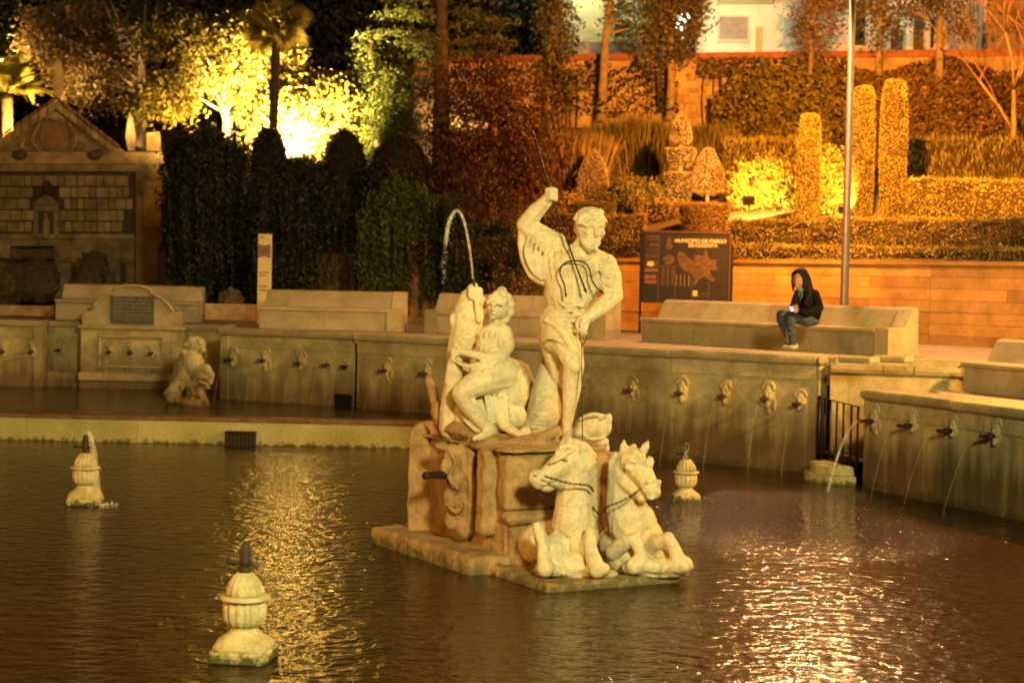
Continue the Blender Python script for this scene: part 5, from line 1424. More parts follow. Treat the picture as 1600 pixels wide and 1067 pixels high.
# ================================================================== VEGETATION
def dome(mb, c, prof, seg=20, sq=None):
    """a surface of revolution, or a rounded-square one, with a slightly uneven skin"""
    c = Vector(c); vs = []
    for r, z in prof:
        for k in range(seg):
            a = 2 * math.pi * k / seg; rr = r
            if sq: rr = r * (1 + sq * (1 / max(abs(math.cos(a)), abs(math.sin(a))) - 1))
            rr *= 1 + random.uniform(-.03, .03)
            vs.append(c + Vector((rr * math.cos(a + .4), rr * math.sin(a + .4), z + random.uniform(-.01, .01))))
    n = len(prof); fs = [(i * seg + k, i * seg + (k + 1) % seg, (i + 1) * seg + (k + 1) % seg, (i + 1) * seg + k) for i in range(n - 1) for k in range(seg)]
    fs.append(tuple(range((n - 1) * seg, n * seg))); return mb.add(vs, fs)
def scaled(mb, c, k):
    q = MB(); c = Vector(c); q.v = [tuple(c + (Vector(v) - c) * k) for v in mb.v]; q.f = mb.f; return q
def clipped(name, label, cat, base, shapes, n, size, mat, group=None, trunk=None, jit=.02, name2='foliage', aspect=.5):
    """clipped greenery: a dark twiggy inside and a skin of small leaves"""
    root = thing(name, label, cat, base, group); P = []
    for mb in shapes:
        V = np.array(mb.v); c = V.mean(0)
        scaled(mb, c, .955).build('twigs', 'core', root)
        P.append(surf_pts(mb, n // len(shapes), jit))
    link(name2, leaf_mesh(name2, np.concatenate(P), size, aspect), mat, root)
    if trunk: MB().tube(*trunk).build('trunk', 'bark', root, True)
    return root
def hedge(name, label, px0, px1, ytop, ybot, depth, n, size, mat, v=None, Yb=None, bump_=.05, group=None, cat='hedge', segs=14, jit=.03, leanback=0, aspect=.5, up=0.):
    """a hedge between two photo columns standing on the slope where its foot is seen"""
    mb = MB(); fr, tb, bk = [], [], []; vs = []
    for i in range(segs + 1):
        px = px0 + (px1 - px0) * i / segs
        yb = ybot[0] + (ybot[1] - ybot[0]) * i / segs if isinstance(ybot, tuple) else ybot
        yt = ytop[0] + (ytop[1] - ytop[0]) * i / segs if isinstance(ytop, tuple) else ytop
        if Yb is not None:
            q = pt(px, yb, Yb if not isinstance(Yb, tuple) else Yb[0] + (Yb[1] - Yb[0]) * i / segs)
        else: q = hill_at(px, yb)
        zt = zsolve(q.x, q.y, yt); d = Vector((q.x, q.y, 0)).normalized()
        r_ = lambda: random.uniform(-bump_, bump_)
        for o, z in ((0, q.z - .15), (-.02 + r_(), q.z * .7 + zt * .3), (r_(), q.z * .3 + zt * .7), (.03 + r_(), zt - .05), (.12, zt + r_() * .6), (depth - .1, zt + r_()), (depth, zt - .15), (depth, q.z - .1)):
            p = q + d * o; vs.append((p.x, p.y, z))
    k = 8
    fs = [(i * k + j, (i + 1) * k + j, (i + 1) * k + (j + 1) % k, i * k + (j + 1) % k) for i in range(segs) for j in range(k)]
    fs += [tuple(range(k)), tuple(range(segs * k, segs * k + k))]
    mb.add(vs, fs); mid = vs[(segs // 2) * k]
    root = thing(name, label, cat, mid, group)
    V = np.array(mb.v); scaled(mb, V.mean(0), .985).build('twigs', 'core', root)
    me = leaf_mesh('foliage', surf_pts(mb, n, jit), size, aspect, up=up)
    link('foliage', me, mat, root); return root
def limb_tree(name, label, base, top, crown, ncl, per, rad, size, mat, bark='bark', r0=.09, group=None, fork=.55, nlimb=9, aspect=.5, cat='tree', down=0., straight=False):
    """trunk, limbs reaching into the crown, crown of leaf clumps"""
    root = thing(name, label, cat, base, group); base = Vector(base); top = Vector(top); mb = MB()
    j = lambda s: Vector((random.gauss(0, s), random.gauss(0, s), 0)); h = top - base
    ax = [base + h * u + (j(.04) if 0 < u < 1 else Vector()) for u in (0, .25, .5, .75, 1)]
    ax[0] = base - Vector((0, 0, .2))
    mb.tube(ax, [r0 * 1.25, r0, r0 * .9, r0 * .75, r0 * .45], 9); mb.build('trunk', bark, root, True)
    mb = MB()
    for i in range(nlimb):
        c, r_ = crown[i % len(crown)]; d = Vector([random.gauss(0, 1) for _ in range(3)]).normalized()
        q = Vector(c) + Vector((d.x * r_[0], d.y * r_[1], abs(d.z) * r_[2] * .8)) * .75
        s = base + h * random.uniform(fork, 1); mb.tube(arc(s, (s + q) / 2 + Vector((0, 0, -.1 * h.length * .1)), q, 5), [r0 * .42, r0 * .32, r0 * .25, r0 * .18, r0 * .12, r0 * .05], 6)
    mb.build('limbs', bark, root, True)
    link('crown', leaf_mesh('crown', clumps(crown, ncl, per, rad), size, aspect, down=down), mat, root); return root
def E(px, py, Y, rx, ry, rd=None):
    c = pt(px, py, Y); k = Y / F; return (tuple(c), (rx * k, (rd or rx) * k, ry * k))

# --- clipped columns lit yellow
def column(label, px, ytop, ybot, hw, n=10500):
    q = hill_at(px, ybot); k = q.y / F; r = hw * k; H = zsolve(q.x, q.y, ytop) - q.z
    prof = [(r * .82, -.1), (r * .92, H * .1), (r, H * .3), (r, H * .6), (r * .97, H * .82), (r * .88, H * .93), (r * .74, H * .985), (r * .5, H)]
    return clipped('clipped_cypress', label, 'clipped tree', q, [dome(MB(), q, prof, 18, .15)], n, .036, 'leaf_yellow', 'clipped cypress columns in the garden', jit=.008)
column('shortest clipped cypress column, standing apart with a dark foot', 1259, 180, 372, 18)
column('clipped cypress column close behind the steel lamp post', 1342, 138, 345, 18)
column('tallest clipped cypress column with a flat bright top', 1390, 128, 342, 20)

# --- topiary
def topi(label, px, ybot, tiers, mat='leaf_dry', n=9000, name='topiary', size=.032, Y=None, trunk=True):
    q = hill_at(px, ybot) if Y is None else pt(px, ybot, Y); k = q.y / F; shapes = []
    for prof, sq in tiers: shapes.append(dome(MB(), q, [(max(.02, r * k), zsolve(q.x, q.y, y) - q.z) for r, y in prof], 20, sq))
    H = zsolve(q.x, q.y, tiers[-1][0][-1][1]) - q.z
    return clipped(name, label, 'topiary', q, shapes, n, size, mat, 'clipped topiary shapes', ([q - Vector((0, 0, .1)), q + Vector((0, 0, H * .9))], .05, 7) if trunk else None, .015)
topi('three-tier topiary with a pointed cone above two clipped cups', 1059, 322, [([(13, 322), (19, 300), (24, 280), (24, 272), (10, 271)], .1), ([(11, 262), (19, 254), (24, 240), (24, 235), (10, 233)], .1), ([(9, 227), (18, 219), (16, 207), (10, 193), (4, 184), (1, 182)], 0)], 'leaf_pink')
topi('smooth egg-shaped topiary on a short stem right of the tiered one', 1102, 318, [([(8, 306), (25, 300), (26, 284), (22, 266), (15, 248), (7, 236), (2, 233)], 0)], 'leaf_pink')
topi('pale conical topiary left of the tiered one', 923, 322, [([(16, 315), (23, 300), (24, 284), (20, 264), (12, 246), (4, 237), (1, 236)], 0)], 'leaf_pink')
topi('broad square clipped topiary block above the map board', 1099, 366, [([(30, 368), (33, 345), (36, 328), (36, 321), (26, 319)], .5)], 'leaf_dry', 9000)
topi('dark clipped cup behind the standing statue head', 925, 352, [([(24, 352), (30, 335), (32, 320), (22, 317)], .5)], 'leaf_olive', 7000)

# --- hedges and planting on the right-hand bank
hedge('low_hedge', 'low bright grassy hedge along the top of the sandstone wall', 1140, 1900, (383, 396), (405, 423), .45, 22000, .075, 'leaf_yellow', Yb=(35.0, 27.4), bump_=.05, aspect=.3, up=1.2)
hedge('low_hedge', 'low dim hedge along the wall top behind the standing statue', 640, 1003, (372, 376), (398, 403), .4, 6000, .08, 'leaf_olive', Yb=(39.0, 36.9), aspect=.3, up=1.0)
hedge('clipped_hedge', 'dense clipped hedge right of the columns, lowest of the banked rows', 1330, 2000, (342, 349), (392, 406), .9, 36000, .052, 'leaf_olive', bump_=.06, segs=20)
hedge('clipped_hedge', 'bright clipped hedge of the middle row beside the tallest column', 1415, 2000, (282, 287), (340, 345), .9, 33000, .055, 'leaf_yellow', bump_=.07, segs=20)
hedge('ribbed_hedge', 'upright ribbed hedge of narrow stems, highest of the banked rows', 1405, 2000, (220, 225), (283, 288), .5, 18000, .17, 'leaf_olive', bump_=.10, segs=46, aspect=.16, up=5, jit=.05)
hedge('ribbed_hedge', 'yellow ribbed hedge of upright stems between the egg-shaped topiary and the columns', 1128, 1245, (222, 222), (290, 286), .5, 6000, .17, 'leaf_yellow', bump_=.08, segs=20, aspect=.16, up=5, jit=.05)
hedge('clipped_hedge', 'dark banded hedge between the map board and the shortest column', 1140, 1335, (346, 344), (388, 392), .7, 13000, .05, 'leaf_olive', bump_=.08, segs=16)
hedge('clipped_hedge', 'dim reddish hedge behind the standing statue shoulder', 850, 1005, (338, 338), (380, 382), .7, 12000, .05, 'leaf_dry', bump_=.10, segs=16)
def bush(name, label, ells, n, rad, size, mat, base, group=None, aspect=.5, up=0., per=40, cat='shrub', down=0., core=True):
    root = thing(name, label, cat, base, group); mb = MB()
    for c, r_ in (ells[:1] if 'foot of the tiered' in label else ells): mb.ell(c, ((r_[0] * .72, 0, 0), (0, r_[1] * .72, 0), (0, 0, r_[2] * .72)), 12, 8)
    V = [(v[0] + random.gauss(0, .02), v[1], v[2] + random.gauss(0, .03)) for v in mb.v]; mb.v = V
    if not core:
        mb = MB(); b0 = Vector(base)
        for c, r_ in ells:
            for _ in range(5):
                t = Vector(c) + Vector((random.uniform(-1, 1) * r_[0], random.uniform(-1, 1) * r_[1], random.uniform(-.2, 1) * r_[2])); mb.tube(arc(b0, (b0 + t) / 2 + Vector((0, 0, .3)), t, 5), [.03, .025, .02, .015, .01, .005], 5)
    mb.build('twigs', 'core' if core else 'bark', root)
    link('foliage', leaf_mesh('foliage', clumps(ells, n // per, per, rad), size, aspect, up=up, down=down), mat, root); return root
def hY(px, py): return hill_at(px, py).y
bush('flowering_shrub', 'pale yellow glowing shrub between egg-shaped topiary and shortest column', [E(1190, 285, hY(1190, 325), 42, 36), E(1165, 305, hY(1165, 328), 24, 22), E(1222, 300, hY(1222, 328), 24, 24)], 9000, .10, .08, 'leaf_yellow', hill_at(1190, 330))
bush('flowering_shrub', 'pale shrub between the shortest column and the lamp post', [E(1302, 300, hY(1302, 335), 24, 34), E(1296, 258, hY(1296, 335), 18, 26)], 5000, .09, .075, 'leaf_yellow', hill_at(1300, 335))
bush('rounded_shrub', 'rounded olive shrub between conical and tiered topiary', [E(985, 302, hY(985, 330), 48, 26), E(1010, 310, hY(1010, 332), 30, 20)], 7000, .07, .06, 'leaf_olive', hill_at(990, 332), up=.8)
bush('rounded_shrub', 'dim brown shrub behind the standing statue fist', [E(880, 322, hY(880, 345), 28, 22), E(905, 330, hY(905, 350), 26, 16)], 5000, .08, .07, 'leaf_dry', hill_at(885, 348))
bush('rounded_shrub', 'low leafy shrub at the foot of the tiered topiary', [E(1035, 330, hY(1035, 345), 40, 14)], 3500, .07, .06, 'leaf_dry', hill_at(1040, 345))
# tall feathery grasses
def grass_clump(label, px0, px1, ytop, ybot, n, mat='leaf_dry', h=.0):
    P = []; A = []
    base = hill_at((px0 + px1) / 2, ybot); vs = []; fs = []
    for i in range(n):
        px = random.uniform(px0, px1); q = hill_at(px, ybot + random.uniform(-14, 8)); u = (px - px0) / (px1 - px0)
        H = (zsolve(q.x, q.y, ytop + 14 * abs(u - .5) * 2) - q.z) * random.uniform(.6, 1.05)
        le = Vector((random.gauss((u - .5) * .5, .16), random.gauss(0, .16), 1)) * H; w = Vector((random.uniform(-1, 1), random.uniform(-1, 1), 0)).normalized() * .016
        o = len(vs); m = q + le * .55 + Vector((0, 0, .06 * H)); t = q + le
        vs += [q - w, q + w, m + w, m - w, t]; fs += [(o, o + 1, o + 2, o + 3), (o + 3, o + 2, o + 4)]
    me = bpy.data.meshes.new('blades'); me.from_pydata(vs, [], fs)
    root = thing('feathery_shrub', label, 'shrub', base, 'tall feathery plants under the upper wall'); link('blades', me, mat, root); return root
grass_clump('tall feathery plant mass behind the tiered topiary, lit amber', 930, 1050, 178, 275, 3600, 'leaf_olive')
grass_clump('feathery plant mass right of the tiered topiary top', 1060, 1135, 190, 262, 2000, 'leaf_olive')
grass_clump('dim feathery plant mass left of the conical topiary', 845, 935, 200, 305, 2600, 'leaf_dry')
# hanging greens on the upper wall
def wallgreen(name, label, px0, px1, ytop, ybot, n, size, mat, thick=.35, rough=1.0, up=0.):
    P = []; base = line_at(UWP, (px0 + px1) / 2)
    m = 0
    while m < n:
        px = random.uniform(px0, px1); u = (px - px0) / (px1 - px0)
        yt = ytop(u); yb = ybot(u); py = random.uniform(yt, yb)
        if math.sin(px * .11) * math.sin(py * .13 + px * .03) + random.gauss(0, .5) < -.55 * rough: continue
        q = line_at(UWP, px); Y = q.y - abs(random.gauss(.12, thick)) - (py - yt) / 90 * .9; P.append(tuple(pt(px, py, Y))); m += 1
    root = thing(name, label, 'climber', (base.x, base.y - .3, UWB)); link('foliage', leaf_mesh('foliage', np.array(P), size, .6, up=up), mat, root)
    mb = MB()
    for k in range(26 if n > 2000 else 5):
        px = px0 + (px1 - px0) * (k + .5) / 26; q = line_at(UWP, px); b = Vector((q.x, q.y - .12, UWB - .2)); yt = ytop((px - px0) / (px1 - px0)); t = pt(px + random.uniform(-12, 12), yt + 12, q.y - .12)
        mb.tube(arc(b, (b + t) / 2 + Vector((random.uniform(-.2, .2), -.1, 0)), t, 4), .018, 5)
    mb.build('stems', 'barkd', root); return root
wallgreen('leafy_climber', 'thick yellow-green shrub mass against the upper wall above the ribbed hedge', 1112, 1335, lambda u: 122 - 22 * math.sin(u * 3.1) + 40 * max(0, .22 - u) * 3 + 9 * math.sin(u * 31) + 6 * math.sin(u * 67), lambda u: 222, 13000, .15, 'leaf_yellow', .5, 1.5)
wallgreen('ivy', 'dense amber-lit ivy covering the upper wall at the right', 1325, 1950, lambda u: 100 + 12 * math.sin(u * 20), lambda u: 224, 28000, .12, 'leaf_dry', .22, .6)
wallgreen('ivy', 'dark ivy tufts hanging on the upper wall near the pale trunks', 860, 1060, lambda u: 100 + 10 * math.sin(u * 15), lambda u: 178, 800, .13, 'leaf_dark', .12, 2.6)
wallgreen('ivy', 'trailing ivy along the wall coping below the white house', 1090, 1330, lambda u: 90, lambda u: 122, 1500, .11, 'leaf_olive', .1, 1.8)

# --- slim trees standing before the upper wall
def slim(label, px, ybot, ytop, lean, crown, ncl, mat='leaf_olive', r0=.10, bark='bark', dY=-.6, per=46, rad=.2, size=.13):
    q0 = line_at(UWP if px > 840 else UW, px); Y = q0.y + dY
    b = pt(px, ybot, Y); b.z = min(b.z, UWB + .2); t = pt(px + lean, ytop, Y)
    return limb_tree('slim_tree', label, pt(px, ybot, Y), t, [E(*c[:2], Y + random.uniform(-.2, .2), *c[2:]) for c in crown], ncl, per, rad, size, mat, bark, r0, 'slim trees before the upper wall', .55, 12)
slim('slim tree with pale leaning trunk before the cream house', 940, 178, -40, 16, [(975, 20, 34, 40), (955, -40, 40, 40), (1000, 45, 20, 24)], 36, 'leaf_green', .13)
twin = slim('slim leafy tree with twin pale and dark trunks, dense low crown', 1047, 176, -30, 0, [(1030, 40, 26, 45), (1060, 60, 26, 40), (1075, 20, 30, 30), (1040, -20, 40, 30), (1020, 90, 14, 26), (1085, -10, 30, 26)], 130, 'leaf_olive', .12)
MB().tube([pt(1033, 176, 51.0), pt(1030, 120, 51.0), pt(1028, 60, 51.0)], [.1, .09, .06], 8).build('trunk', 'barkd', twin, True)
slim('thin tree in dim light with narrow hanging crown at the dark edge', 858, 186, 0, 6, [(872, 40, 26, 60), (862, 110, 18, 50), (880, 150, 16, 30)], 60, 'leaf_olive', .06)
slim('narrow poplar with amber leaves behind the lamp post', 1266, 125, -20, 4, [(1285, 30, 34, 40), (1262, 60, 20, 36), (1300, -10, 40, 40), (1250, 5, 24, 26)], 70, 'leaf_dry', .07)
slim('small forked tree with pale trunk above the two taller columns', 1374, 108, -10, 2, [(1378, 40, 30, 34), (1400, 10, 34, 30), (1358, 0, 26, 40), (1370, -30, 40, 26)], 60, 'leaf_olive', .09)
slim('tall slim tree with straight pale trunk behind the ribbed hedge', 1467, 220, -30, 3, [(1475, 15, 40, 34), (1495, 45, 26, 26), (1455, -20, 34, 34)], 34, 'leaf_olive', .12)
# bare tree
def bare(label, px, ybot, Y):
    root = thing('bare_tree', label, 'tree', pt(px, ybot, Y)); mb = MB(); tw = MB()
    def grow(p, d, L, r, lev):
        q = p + d * L; m = (p + q) / 2 + Vector((random.gauss(0, .03), random.gauss(0, .03), 0)) * L
        (mb if lev < 2 else tw).tube([p, m, q], [r, r * .85, r * .65], 6 if lev < 2 else 4)
        if lev >= 5: return
        for _ in range(4 if lev == 0 else 3):
            dd = (d + Vector((random.gauss(0, .5), random.gauss(0, .45), random.gauss(.18, .2)))).normalized()
            grow(q if random.random() < .7 else m, dd, L * random.uniform(.55, .82), r * .55, lev + 1)
    grow(pt(px, ybot, Y), Vector((.03, 0, 1)), pt(px, 140, Y).z - pt(px, ybot, Y).z, .085, 0)
    mb.build('trunk', 'bark', root, True); tw.build('twigs', 'barkr', root, True)
bare('leafless tree with pale trunk and fine reddish twigs', 1576, 272, 43.5)
bare('smaller leafless reddish tree partly beyond the ribbed hedge', 1660, 250, 45.5)

# ================================================================== dark vine curtain on the left
def curtain(label, px0, px1, top, ybot, Y, nstr, mat, size, grp=None):
    P = []; root = thing('vine_curtain', label, 'vine', pt((px0 + px1) / 2, ybot, Y), grp); 
    for i in range(nstr):
        px = random.uniform(px0, px1); u = (px - px0) / (px1 - px0); yt = top(px) - 10 + abs(random.gauss(0, 34)) + 16 * math.sin(px * .043) * math.sin(px * .11); L = random.uniform(.35, 1)
        y1 = min(ybot, yt + (ybot - yt) * L); d = -abs(random.gauss(0, .32)) - .45 * (.5 + .5 * math.sin(px * .031 + 1.6 * math.sin(px * .017)))
        n = int((y1 - yt) / 2.6) + 4; a = random.uniform(0, 6)
        for k in range(n):
            s = k / n; P.append(tuple(pt(px + 3 * math.sin(a + s * 5) + random.gauss(0, 1.6), yt + (y1 - yt) * s, Y + d - .15 * s)))
    link('foliage', leaf_mesh('foliage', np.array(P), size, .55, down=1.5), mat, root)
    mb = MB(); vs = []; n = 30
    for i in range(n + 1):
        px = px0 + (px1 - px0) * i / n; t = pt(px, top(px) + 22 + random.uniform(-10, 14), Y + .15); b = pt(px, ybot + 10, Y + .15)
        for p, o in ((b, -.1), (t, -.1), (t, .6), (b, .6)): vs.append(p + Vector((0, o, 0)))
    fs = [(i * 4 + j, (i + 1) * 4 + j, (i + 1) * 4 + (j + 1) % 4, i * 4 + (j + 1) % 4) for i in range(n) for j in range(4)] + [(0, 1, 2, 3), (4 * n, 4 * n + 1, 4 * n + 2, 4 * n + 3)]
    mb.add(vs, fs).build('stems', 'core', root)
    return root
curtain('wide dark curtain of hanging vine behind the left benches', 262, 600, lambda p: 288 - (60 if p < 370 else 0) + 8 * math.sin(p * .05) + max(0, 290 - p) * .8, 505, 40.6, 900, 'leaf_dark', .10)
curtain('lighter drooping vine hanging in long strands left of the standing statue', 560, 700, lambda p: 330 - 46 * math.sin((p - 560) / 140 * 3.1), 500, 39.9, 420, 'leaf_green', .085)
curtain('dim vine curtain behind the seated statue water jet', 690, 800, lambda p: 330 + .3 * (p - 690), 500, 39.4, 330, 'leaf_dark', .09)
curtain('sparse pale vine trailing over the facade corner', 255, 312, lambda p: 300, 452, 46.2, 60, 'leaf_olive', .09)
bush('rounded_shrub', 'pinkish leafy shrub beside the standing statue elbow', [E(795, 420, 38.6, 24, 40), E(812, 450, 38.6, 18, 40), E(785, 460, 38.6, 18, 30)], 6000, .10, .085, 'leaf_dry', pt(798, 500, 38.6))
# dark clipped domes above the vine
def ddome(label, px, ytop, ybot, hw, Y=41.4):
    q = pt(px, ybot, Y); k = Y / F; r = hw * k; H = zsolve(q.x, q.y, ytop) - q.z
    return clipped('domed_shrub', label, 'shrub', q, [dome(MB(), q, [(r * .9, -.6), (r, H * .2), (r * .98, H * .45), (r * .85, H * .7), (r * .6, H * .88), (r * .25, H * .98), (.02, H)], 20)], 4200, .07, 'leaf_dark', 'dark domed shrubs over the vine', jit=.03)
ddome('tall dark domed shrub right of the bright floodlit thicket', 537, 202, 300, 34)
ddome('broad dark domed shrub beside the red-leaved tree', 622, 212, 305, 46)
bush('domed_shrub', 'dark straggling shrub filling between the tall and the broad dome', [E(578, 285, 41.2, 34, 30), E(610, 295, 41.2, 34, 30), E(650, 290, 41.1, 34, 34)], 6000, .14, .10, 'leaf_dark', pt(580, 310, 41.2), 'dark domed shrubs over the vine')
ddome('small dark domed shrub at the foot of the fan palm', 420, 202, 262, 26)
bush('domed_shrub', 'wide low dark shrub under the floodlit thicket', [E(465, 268, 41.5, 40, 30), E(490, 280, 41.4, 30, 30)], 5000, .10, .09, 'leaf_dark', pt(465, 300, 41.4), 'dark domed shrubs over the vine')
bush('domed_shrub', 'large dark rounded shrub beside the facade corner block', [E(320, 250, 41.5, 50, 52), E(285, 262, 41.3, 34, 50), E(355, 262, 41.3, 38, 50), E(300, 300, 41, 46, 40)], 12000, .13, .10, 'leaf_dark', pt(318, 310, 41.4), 'dark domed shrubs over the vine')

# ================================================================== trees on the left
YT = 46.0
limb_tree('broadleaf_tree', 'broad yellow-lit leafy tree right of the facade gable', pt(355, 215, 45), pt(350, 110, 45), [E(330, 95, 45, 62, 46), E(270, 150, 45, 52, 34), E(390, 70, 45, 40, 42), E(290, 70, 45, 40, 40), E(400, 140, 45, 40, 50), E(235, 160, 45, 26, 24), E(240, 70, 45, 20, 26), E(440, 110, 45.5, 30, 40)], 260, 48, .17, .15, 'leaf_yellow', 'bark', .12, None, .3, 16)
MB
limb_tree('broadleaf_tree', 'dim amber-leaved tree rising behind the facade gable', pt(216, 220, 49), pt(218, 40, 49), [E(130, 40, 49, 50, 34), E(180, 90, 49, 46, 40), E(110, 100, 49, 46, 40), E(150, 140, 49, 50, 26), E(70, 60, 49, 40, 40)], 170, 46, .2, .14, 'leaf_dry', 'bark', .12, None, .4, 14)
limb_tree('broadleaf_tree', 'dark tall tree with a forked red-brown trunk behind the yellow-lit tree', pt(222, 230, 50.5), pt(222, 90, 50.5), [E(60, -20, 53, 110, 60), E(200, -20, 53, 90, 50), E(0, 60, 53, 60, 60)], 150, 46, .3, .2, 'leaf_dark', 'barkr', .14, None, .5, 12)
limb_tree('conifer', 'yellow-green feathery conifer right of the floodlit thicket', pt(590, 260, 46), pt(578, 70, 46), [E(578, 90, 46, 22, 34), E(588, 140, 46, 34, 44), E(595, 190, 46, 44, 44), E(590, 215, 46, 40, 34), E(640, 170, 46.5, 40, 50)], 230, 48, .13, .11, 'leaf_green', 'bark', .08, None, .2, 12, .3)
# cedar with layered boughs
def cedar(label, px, ybot, ytop, Y):
    root = thing('cedar_tree', label, 'tree', pt(px, ybot, Y)); MB().tube([pt(px, ybot, Y), pt(px, ytop, Y)], [.28, .12], 10).build('trunk', 'barkd', root, True)
    P = []; mb = MB()
    for i in range(24):
        y = ytop + 10 + (ybot - ytop) * .62 * i / 24; side = -1 if i % 3 else 1; L = random.uniform(60, 135) * (.6 + .5 * i / 24); dd = random.uniform(-1.4, 1.0)
        a = pt(px, y, Y); b = pt(px + side * L, y + random.uniform(-22, 6), Y + dd); q = arc(a, (a + b) / 2 + Vector((0, 0, .3)), b, 8); mb.tube(q, [.05 - .005 * k for k in range(9)], 5)
        for k in range(2, 9):
            for _ in range(34): P.append(tuple(q[k] + Vector((random.gauss(0, .22), random.gauss(0, .28), random.gauss(-.02, .05)))))
    mb.build('boughs', 'barkd', root, True); link('crown', leaf_mesh('crown', np.array(P), .17, .22, up=.3), 'leaf_green', root)
cedar('dark cedar with layered horizontal boughs above the domed shrubs', 690, 260, -60, 46.5)
limb_tree('red_leaved_tree', 'large dim red-leaved tree between the cedar and the pale trunks', pt(770, 330, 41.5), pt(768, 150, 41.5), [E(740, 150, 41.5, 60, 50), E(790, 200, 41.5, 60, 60), E(760, 250, 41.2, 70, 50), E(830, 250, 41.2, 40, 50), E(720, 200, 41.5, 50, 50), E(800, 130, 42, 44, 40), E(700, 270, 41.0, 40, 40), E(790, 310, 40.6, 60, 40), E(700, 130, 41.8, 26, 34), E(850, 190, 41.6, 26, 50), E(760, 90, 42, 34, 30)], 250, 46, .30, .14, 'leaf_red', 'barkr', .1, None, .1, 18, .3, down=-1.4)
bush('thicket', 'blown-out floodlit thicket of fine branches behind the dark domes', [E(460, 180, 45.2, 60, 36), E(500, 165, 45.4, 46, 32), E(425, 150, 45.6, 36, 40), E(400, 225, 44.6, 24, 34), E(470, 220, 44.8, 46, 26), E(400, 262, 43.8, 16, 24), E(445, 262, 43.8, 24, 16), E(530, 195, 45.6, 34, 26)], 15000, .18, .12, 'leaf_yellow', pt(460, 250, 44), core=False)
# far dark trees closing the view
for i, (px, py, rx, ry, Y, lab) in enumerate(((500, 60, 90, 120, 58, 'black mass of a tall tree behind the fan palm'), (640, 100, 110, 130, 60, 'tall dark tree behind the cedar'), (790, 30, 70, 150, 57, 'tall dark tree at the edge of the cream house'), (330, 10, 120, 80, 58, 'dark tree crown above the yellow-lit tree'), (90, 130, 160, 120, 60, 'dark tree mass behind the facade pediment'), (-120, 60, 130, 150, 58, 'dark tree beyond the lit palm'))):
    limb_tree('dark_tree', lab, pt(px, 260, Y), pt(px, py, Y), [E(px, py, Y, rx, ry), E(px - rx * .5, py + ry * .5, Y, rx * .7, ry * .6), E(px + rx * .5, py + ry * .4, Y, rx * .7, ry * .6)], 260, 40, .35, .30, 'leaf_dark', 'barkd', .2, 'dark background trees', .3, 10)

# --- palms
def frond_mesh(L, n, droop, mat_w=.03):
    mb = MB(); q = [Vector((L * s * (1 - .15 * s), 0, L * (.55 * s - droop * s * s))) for s in [i / 12 for i in range(13)]]
    mb.tube(q, [.03 * (1 - .85 * i / 12) for i in range(13)], 5); vs, fs = [], []
    for i in range(n):
        s = .18 + .82 * i / n; k = s * 12; a = q[int(k) if k < 12 else 11].lerp(q[min(12, int(k) + 1)], k - int(k))
        for sd in (-1, 1):
            l = L * .30 * math.sin(math.pi * min(1, .25 + .72 * s)) * random.uniform(.85, 1.1); d = Vector((.65, sd, -.25 - .3 * s)).normalized(); o = len(vs)
            w = Vector((.018, 0, .004)); vs += [a - w, a + w, a + d * l * .6 + w * .8, a + d * l, a + d * l * .6 - w * .8]; fs += [(o, o + 1, o + 2, o + 3, o + 4)]
    mb.add(vs, fs); return mb.mesh('frond', False, False)
def palm_tree(name, label, base, top, meshes, n, mat, bark, r0, tilt, roll=0, sc=1.0):
    root = thing(name, label, 'palm', base); base, top = Vector(base), Vector(top); pr = []
    for i in range(11): pr.append(base.lerp(top, i / 10))
    MB().tube(pr, [r0 * (1 + .12 * (i % 2)) for i in range(11)], 10).build('trunk', bark, root, True)
    for i in range(n):
        o = link('frond', meshes[i % len(meshes)], mat, None); o.location = top
        o.rotation_euler = (random.uniform(-roll, roll), -R(random.uniform(*tilt)), 2.399 * i + random.uniform(-.2, .2)); s = random.uniform(.85, 1.1) * sc; o.scale = (s, s, s)
        o.parent = root; o.matrix_parent_inverse = wmat(root).inverted()
    return root
FR = [frond_mesh(1.55, 34, d) for d in (.35, .6, .85)]
palm_tree('feather_palm', 'brightly lit feather palm beside the facade at the lamp', pt(11, 224, 48.6), pt(10, 150, 48.6), FR, 30, 'leaf_yellow', 'bark', .16, (0, 62))
def fan_mesh():
    mb = MB(); mb.tube([(0, 0, 0), (.35, 0, .06), (.62, 0, .05)], [.02, .014, .012], 5); vs, fs = [], []
    for i in range(26):
        a = R(-135 + 270 * i / 25); L = .62 * (1 - .18 * abs(i - 12.5) / 12.5) * random.uniform(.92, 1.05); c = Vector((.62, 0, .05)); d = Vector((math.cos(a), math.sin(a), .05)); sd = Vector((-d.y, d.x, 0)) * .034; o = len(vs)
        vs += [c, c + d * L * .55 + sd + Vector((0, 0, .03)), c + d * L - Vector((0, 0, .09)), c + d * L * .55 - sd + Vector((0, 0, .03))]; fs += [(o, o + 1, o + 2, o + 3)]
    mb.add(vs, fs); return mb.mesh('frond', False, False)
palm_tree('fan_palm', 'tall fan palm with dark slim trunk against the floodlit thicket', pt(426, 235, 42.1), pt(432, 42, 42.1), [fan_mesh() for _ in range(3)], 28, 'leaf_yellow', 'barkd', .10, (-45, 65), 1.3, .78)

